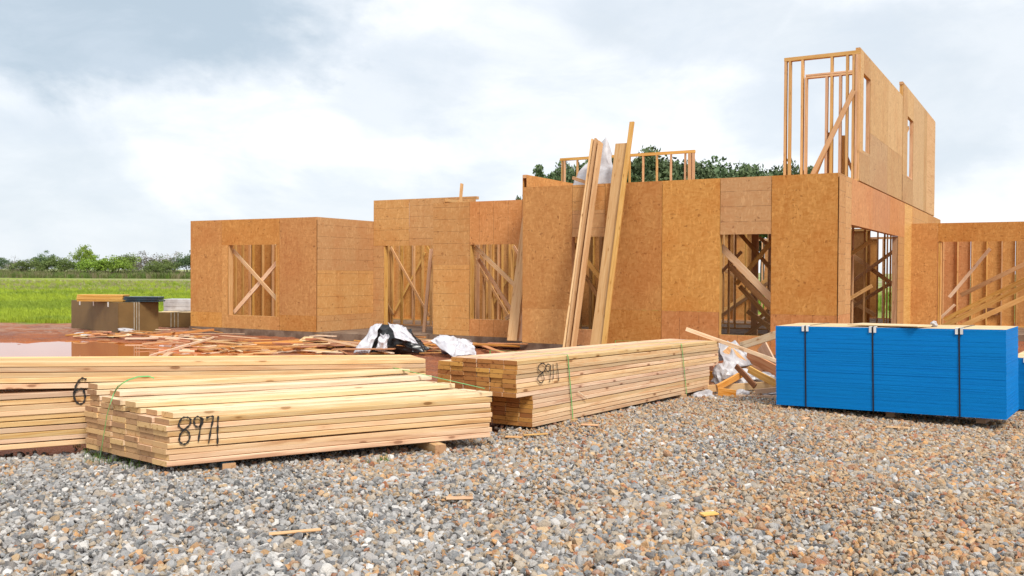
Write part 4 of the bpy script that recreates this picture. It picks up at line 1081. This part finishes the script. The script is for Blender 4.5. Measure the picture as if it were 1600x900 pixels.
# items on top of the large stack
zt = cA.z+hgt
def flat_pack(name, px0, px1, off_, h0, H_, depth, mat, label, cat, n=1):
    base = cA + (dLn*off_); base.z = zt+h0
    a0 = (px0-800)/FPX*base.y
    P_a = Vector(((px0-800)/FPX*base.y, base.y, base.z)); P_b = Vector(((px1-800)/FPX*base.y, base.y, base.z))
    Xx = (P_b-P_a).normalized(); Mx = Matrix((Xx, Vector((-Xx.y, Xx.x, 0)), Vector((0, 0, 1)))).transposed().to_4x4(); Mx.translation = P_a
    bm = bmesh.new()
    for k in range(n):
        j = rnd.uniform(-.03, .03)
        box(bm, j, (P_b-P_a).length+j, rnd.uniform(-.02, .02), depth, H_*k/n+.002, H_*(k+1)/n-.004)
    bmesh.ops.recalc_face_normals(bm, faces=bm.faces); bevel(bm, .006)
    return tag(obj(name, bm, mat, None, Mx), label, cat)
flat_pack('board_pile', 121, 193, .75, .012, .20, .45, M_STUD, 'pile of orange boards on the left of the large brown stack', 'board pile', 4)
flat_pack('film_pack', 194, 247, .62, .012, .15, .5, M_TEAL, 'dark teal wrapped pack on the right of the large brown stack', 'wrapped pack', 3)
# white panel stack behind
w0 = on_level(255, 506, ZC-1.745); w0.y = 30; w0.x = (255-800)/FPX*30
bm = bmesh.new()
for k in range(4): box(bm, rnd.uniform(0, .01), 1.6, rnd.uniform(0, .01), .8, .12*k+.004, .12*(k+1))
box(bm, .1, 1.5, .1, .7, -.55, .0); bmesh.ops.recalc_face_normals(bm, faces=bm.faces); bevel(bm, .006)
top_z = on_plane(255, 467.5, Vector((0, 30, 0)), Vector((0, 1, 0))).z
tag(obj('foam_panel_stack', bm, M_WHITE, None, Matrix.Translation((w0.x, 30, top_z-.48))), 'pale grey white block of panels behind the low brown stack', 'panel stack')

# ------------------------------------------------------------------ crumpled house wrap heaps
m, t, p = newmat('black_white_wrap', .35, .5)
v, r, o = objcoord(t, 5.)
dst = t.add('ShaderNodeVectorMath', operation='MULTIPLY_ADD', ins={0: t.noise(v, 2.).outputs['Color'], 1: (.5, .5, .5), 2: v}).outputs[0]
vo = t.add('ShaderNodeTexVoronoi', ins={'Vector': t.mapping(dst, (1.2, 1.2, 3.2), rot=(.3, .6, .4)), 'Scale': 1.5})
n_a = t.add('ShaderNodeSeparateColor', ins={0: vo.outputs['Color']}).outputs[0]
c = t.mix(t.map(n_a, .60, .61), (.50, .50, .53), (.02, .02, .023))
t.l.new(c, p.inputs['Base Color'])
M_WRAPW = plain('wrap_white', (.60, .60, .64), .4, c2=(.44, .43, .46), nscale=4, spec=.5)
M_WRAPB = plain('wrap_black', (.012, .012, .014), .3, nscale=4, spec=.6)
def patch(parent, name, c4, base, mat, seed, amp=.05, bulge=.10, n=26):
    """one crumpled layer; c4 = bottom-left, bottom-right, top-left, top-right as (px, py, offset in depth)"""
    P4 = [EYE+ray(x, y)*(base+dd) for x, y, dd in c4]; bm = bmesh.new(); g_ = []
    for j in range(n+1):
        row = []
        for i in range(n+1):
            a, b_ = i/n, j/n
            p_ = P4[0].lerp(P4[1], a).lerp(P4[2].lerp(P4[3], a), b_)
            k = math.sin(math.pi*a)*math.sin(math.pi*b_)
            q_ = Vector((a*1.6+b_*.7, b_*1.5-a*.5, seed))
            f1 = 1-2*abs(noise.noise(q_*1.6)); f2 = 1-2*abs(noise.noise(q_*3.7+Vector((3, 1, 7))))
            nv = noise.noise_vector(q_*2.1+Vector((9, 2, 0)))
            p_ = p_ + Vector((nv.x*.9, -1.0*(f1*1.2+f2*.3), nv.z*.7+f1*.6+f2*.12))*amp + Vector((0, -bulge*k, bulge*.35*k))
            p_.z = max(p_.z, ground_z(p_.x, p_.y)+.01+.01*(seed % 1))
            row.append(bm.verts.new(p_))
        g_.append(row)
    for j in range(n):
        for i in range(n): bm.faces.new((g_[j][i], g_[j][i+1], g_[j+1][i+1], g_[j+1][i]))
    o = obj(name, bm, mat, parent, smooth=True); md = o.modifiers.new('thickness', 'SOLIDIFY'); md.thickness = .005
    return o
def heap(name, label, base, parts):
    root = empty(name); tag(root, label, 'wrap heap')
    for i, (nm, c4, mat, amp, bul) in enumerate(parts): patch(root, nm, c4, base, mat, 3.3+i*4.17, amp, bul)
    return root
b1 = on_level(606, 552, -.17).y
heap('house_wrap_heap', 'big crumpled heap of black and white house wrap on the scrap wood', b1, [
    ('white_layer', [(558, 552, .9), (655, 552, .9), (588, 512, .1), (640, 516, .2)], M_WRAPW, .06, .0),
    ('black_layer', [(578, 555, -.25), (665, 552, -.2), (590, 507, .0), (642, 514, .05)], M_WRAPB, .05, .16),
    ('white_layer', [(553, 551, -.35), (576, 556, -.5), (580, 512, .0), (597, 506, -.15)], M_WRAPW, .05, .06),
    ('white_layer', [(587, 548, -.6), (606, 549, -.62), (594, 522, -.45), (607, 524, -.45)], M_WRAPW, .05, .06),
    ('white_layer', [(620, 530, -.55), (654, 538, -.4), (606, 506, -.2), (634, 512, -.1)], M_WRAPW, .05, .05),
    ('black_layer', [(644, 552, -.3), (672, 549, -.1), (636, 520, -.02), (654, 530, .1)], M_WRAPB, .05, .03)])
b2_ = on_level(712, 556, -.15).y
heap('house_wrap_sheet', 'smaller grey white crumpled sheet right of the black and white heap', b2_, [
    ('white_layer', [(690, 556, .8), (745, 556, .8), (690, 529, .2), (736, 532, .2)], M_WRAPW, .04, .0),
    ('white_layer', [(673, 533, -.05), (708, 558, -.45), (688, 524, .15), (722, 529, .15)], M_WRAPW, .05, .05),
    ('white_layer', [(706, 558, -.4), (746, 556, -.2), (716, 529, .12), (738, 536, .2)], M_WRAPW, .05, .04)])

# ------------------------------------------------------------------ scrap wood
def scrap(x, y, z, L_, wd, th, yaw, pitch, mat, label, group, name='scrap_board', seed=0):
    M = Matrix.Translation((x, y, z)) @ Matrix.Rotation(yaw, 4, 'Z') @ Matrix.Rotation(-pitch, 4, 'Y')
    o = obj(name, plank_mesh(L_, wd, th, seed, .01, 1), mat, None, M); return tag(o, label, 'scrap board', group)
GR = 'scrap boards strewn over the red mud'
rs = random.Random(11)
USED = {}
MARKS = [(150, 'by the puddle shore'), (215, 'before the large brown stack'), (262, 'before the low brown stack'), (320, 'off the left corner of the house'),
         (400, 'below the left wing window'), (470, 'near the left wing corner'), (545, 'before the side of the left wing'), (600, 'by the black and white heap'),
         (675, 'between the two wrap heaps'), (740, 'below the low wall window'), (900, 'by the corner planks')]
def scrap_label(x, y, L_, wd, th, mat, yaw):
    px = 800+FPX*x/y; py = 424+FPX*1.74/y
    mk = next((m_ for lim, m_ in MARKS if px < lim), MARKS[-1][1])
    size = 'short' if L_ < .65 else ('long' if L_ > 1.2 else 'midsize'); w__ = 'narrow' if wd < .09 else ('wide' if wd > .15 else 'medium')
    col_ = {'scrap_wood': 'reddish', 'weathered_lumber': 'brown', 'osb_flaked': 'speckled'}.get(mat.name, 'pale')
    row = 'far' if py < 529 else ('near' if py > 544 else 'middle')
    k = (math.sin(yaw)*math.cos(yaw)); dr_ = 'level' if abs(k) < .18 else ('angled right' if k > 0 else 'angled left')
    base = f'{size} {w__} {col_} scrap {dr_}, {row} row, {mk}'
    USED[base] = USED.get(base, 0)+1
    return base
def scatter(n, fx, lmin, lmax, wmax=.16, mats=(M_SCRAP, M_SCRAP, M_LEAN, M_FRESH, M_OSB)):
    for i in range(n):
        for _ in range(12):
            x, y = fx(); L_ = rs.uniform(lmin, lmax); wd = rs.uniform(.05, wmax); mat = rs.choice(mats)
            yaw = rs.gauss(0, .75) + (math.pi if rs.random() < .5 else 0)
            n0 = dict(USED); lb = scrap_label(x, y, L_, wd, 0, mat, yaw)
            if USED[lb] == 1: break
            USED.clear(); USED.update(n0)
        else: continue
        gz = ground_z(x, y); lift = rs.choice([0, .02, .04, .10])
        scrap(x-math.cos(yaw)*L_/2, y-math.sin(yaw)*L_/2, max(gz, WZ)+.02+lift, L_, wd, rs.choice([.012, .02, .036]), yaw, rs.gauss(0, .05), mat, lb, GR, seed=i)
def region(px0, px1, py0, py1):
    def f_():
        for _ in range(50):
            c_ = on_level(rs.uniform(px0, px1), rs.uniform(py0, py1), -.17)
            rel = c_-C0; s_ = rel.dot(uL); t_ = rel.dot(vB)
            if 12.9 < s_ < 17.8 and t_ > -.1: continue
            if s_ < 12.9 and t_ > (.9 if s_ > 6.9 else -.3): continue
            return c_.x, c_.y
        return c_.x, c_.y
    return f_
scatter(60, region(250, 560, 532, 556), .3, 1.5)
scatter(45, region(120, 330, 521, 531), .25, .9)
scatter(40, region(560, 800, 530, 556), .4, 1.6, .22)
scatter(18, region(330, 560, 528, 548), .9, 2.2, .26)
a = on_level(234, 558, -.2); b_ = on_level(334, 534, -.14)
M, L = board_between(a+Vector((0, 0, .02)), b_+Vector((0, 0, .10)), .05, .03, Vector((0, 0, 1)))
tag(obj('scrap_board', plank_mesh(L, .05, .035, 9), M_FRESH, None, M), 'long pale stick slanting out of the puddle towards the house', 'scrap board', GR)
a = on_level(236, 527, -.15); b_ = on_level(334, 521, -.14)
M, L = board_between(a+Vector((0, 0, .04)), b_+Vector((0, 0, .10)), .05, .03, Vector((0, 0, 1)))
tag(obj('scrap_board', plank_mesh(L, .06, .035, 9), M_SCRAP, None, M), 'long orange stick pointing at the left corner of the house', 'scrap board', GR)
# flat sheets on the ground
for x0, y0, x1, y1, wd, lb in ((655, 523, 768, 529, .55, 'reddish flat board sheet under the low wall window'), (395, 536, 470, 534, .40, 'orange flat sheet on the mud in front of the left wing'),
                               (730, 537, 820, 541, .5, 'long flat board at the foot of the corner planks'), (310, 532, 390, 537, .35, 'tan flat sheet near the corner of the left wing')):
    a = on_level(x0, y0, -.1); b_ = on_level(x1, y1, -.1)
    M, L = board_between(a, b_, wd, .02, Vector((0, 1, 0)))
    tag(obj('flat_board', plank_mesh(L, wd, .018, 9), M_SCRAP if x0 != 310 else M_LEAN, None, M), lb, 'board')
# white litter on the mud
def crumple(name, P_, r_, label, seed, mat=M_WHITE, group=None, sc=(1, 1, .7)):
    bm = bmesh.new(); bmesh.ops.create_icosphere(bm, subdivisions=3, radius=1.); rj = random.Random(int(seed*7))
    for v_ in bm.verts:
        n0 = v_.co.copy(); d_ = 1+.55*noise.noise(n0*.9+Vector((seed, 0, 0)))+.26*(1-2*abs(noise.noise(n0*1.7+Vector((seed, 4, 0)))))+rj.uniform(-.09, .09)
        v_.co = Vector((n0.x*sc[0], n0.y*sc[1], n0.z*sc[2]))*d_*r_
        if v_.co.z < -r_*.5: v_.co.z = -r_*.5
    return tag(obj(name, bm, mat, None, Matrix.Translation(P_+Vector((0, 0, r_*.45))), smooth=False), label, 'plastic litter', group)
for i, (px, py, rr, lb) in enumerate(((196, 520, .16, 'white litter at the foot of the large brown stack'), (126, 524, .10, 'small white litter at the left mud edge by the puddle'), (134, 526, .08, 'tiny pale litter near the puddle\'s left shore'))):
    crumple('plastic_litter', on_level(px, py, -.17), rr, lb, i*3.1, sc=(1.4, .8, .35))

# ------------------------------------------------------------------ debris between the middle bundle and the blue stack
DB = 'rubbish between the long bundle and the blue stack'
def stick(x0, y0, d0, x1, y1, d1, wd, th, mat, label, side=Vector((0, 0, 1)), name='scrap_board', cat='scrap board'):
    a = EYE+ray(x0, y0)*d0; b_ = EYE+ray(x1, y1)*d1
    M, L = board_between(a, b_, wd, th, side)
    return tag(obj(name, plank_mesh(L, wd, th, int(x0), .006, 2), [mat, M_END], None, M), label, cat, DB)
stick(1072, 514, 12.6, 1218, 566, 12.2, .05, .03, M_FRESH, 'long thin pale stick crossing from the bundle end to the blue stack')
stick(1158, 540, 13.2, 1222, 520, 12.0, .10, .035, M_FRESH, 'white looking plank rising to the left edge of the blue stack')
stick(1168, 556, 12.8, 1222, 584, 12.2, .14, .035, M_SCRAP, 'broad reddish plank sloping down into the blue stack')
stick(1135, 545, 12.9, 1185, 590, 12.6, .14, .03, M_STUD, 'slanted orange plank above the plastic bags', Vector((0, .6, 1)))
stick(1105, 607, 12.2, 1222, 600, 12.0, .09, .038, M_LUMBER, 'pale board with a bark edge lying level behind the gravel', Vector((0, 0, 1)))
stick(1112, 619, 12.0, 1222, 621, 11.7, .05, .04, M_LUMBER, 'lowest pale board lying along the gravel edge')
stick(1100, 585, 12.8, 1140, 592, 12.6, .12, .04, M_SCRAP, 'short orange board end poking from under the long bundle')
stick(1108, 572, 13.0, 1125, 600, 12.8, .16, .04, M_SCRAP, 'upright orange offcut behind the far bundle end')
stick(1150, 572, 12.2, 1180, 604, 11.95, .07, .03, M_ROSE, 'dark red offcut between the plastic bags')
stick(1120, 606, 11.9, 1160, 584, 12.2, .08, .03, M_SCRAP, 'reddish offcut lying across the lower bags')
stick(1170, 577, 12.2, 1214, 600, 11.9, .09, .03, M_STUD, 'orange offcut sloping down beside the small white bag')
stick(1122, 612, 11.8, 1150, 616, 11.75, .10, .03, M_SCRAP, 'short reddish offcut at the gravel edge near the pinkish rag')
stick(1180, 612, 11.8, 1222, 608, 11.7, .06, .03, M_LEAN, 'brown offcut between the two level pale boards')
stick(1190, 540, 14.0, 1222, 600, 13.6, .22, .03, M_LEAN, 'wide weathered board standing behind the broad reddish plank')
def bagpos(px, py, d_): return EYE+ray(px, py)*d_
for i, (px, py, d_, rr, lb, sc) in enumerate(((1133, 590, 12.4, .155, 'large white plastic bag at the far end of the long bundle', (.9, .8, 1.0)),
        (1163, 592, 12.35, .12, 'white plastic bag in the middle of the rubbish', (1.3, .8, .9)),
        (1195, 592, 12.35, .085, 'small white plastic bag close to the blue stack', (1.3, .7, .8)),
        (1158, 617, 12.0, .07, 'torn white plastic hanging below the pale board', (1.2, .7, .9)),
        (1206, 617, 12.0, .085, 'white plastic at the bottom left of the blue stack', (1.2, .8, .7)),
        (1120, 556, 13.3, .12, 'cloudy plastic bag half hidden by the upper bundle end', (1.2, .8, 1.3)),
        (1165, 561, 13.1, .15, 'pale plastic heaped under the crossing sticks', (1.7, .7, .6)),
        (1100, 622, 11.7, .10, 'pinkish white rag at the gravel edge under the bundle', (1.2, .8, .9)))):
    P_b = bagpos(px, py, d_) - Vector((0, 0, rr*.45))
    crumple('plastic_bag', P_b, rr, lb, 20+i*2.7, M_WHITE if i != 5 else M_WHITE, DB, sc)
rt_ = empty('plastic_sheet'); tag(rt_, 'torn cloudy plastic sheet spread over the rubbish below the crossing stick', 'plastic sheet', DB)
patch(rt_, 'torn_layer', [(1130, 578, -.3), (1175, 570, -.2), (1122, 534, .2), (1150, 536, .3)], 12.9, M_WHITE, 77.7, .045, .05)
crumple('mud_heap', on_level(1160, 612, -.12)+Vector((0, .5, -.06)), .33, 'heap of red mud and scraps under the rubbish', 55., M_ROSE, DB, (2.2, .8, .75))['category'] = 'mud heap'
# chips on the gravel
for i, (px, py, L_, wd, yaw, lb) in enumerate(((735, 606+76, .16, .05, .3, 'orange wood chip just right of the short bundle'), (697, 789, .16, .05, .1, 'pale wood chip in the middle foreground gravel'),
        (420, 851, .26, .03, .35, 'long pale splinter in the left foreground gravel'), (818, 692, .22, .03, .35, 'orange splinter below the end of the long bundle'),
        (1255, 648, .13, .04, .9, 'short orange chip left in front of the blue stack'), (1385, 656, .20, .06, -.3, 'wide pale chip in front of the middle blue stack strap'),
        (790, 695, .14, .05, -.2, 'small orange chip near the end of the long bundle'), (908, 672, .16, .05, -.3, 'reddish chip under the strap of the long bundle'), (1096, 818, .1, .05, .4, 'small orange chip in the right foreground gravel'))):
    c_ = on_level(px, py, .19 if py > 700 else .13)
    c_.z = ground_z(c_.x, c_.y)+.068
    M = Matrix.Translation(c_) @ Matrix.Rotation(yaw, 4, 'Z') @ Matrix.Rotation(.06, 4, 'X')
    tag(obj('wood_chip', plank_mesh(L_, wd, .010, i), M_LEAN if 'pale' in lb else M_STUD, None, M), lb, 'wood chip', 'wood chips on the gravel')
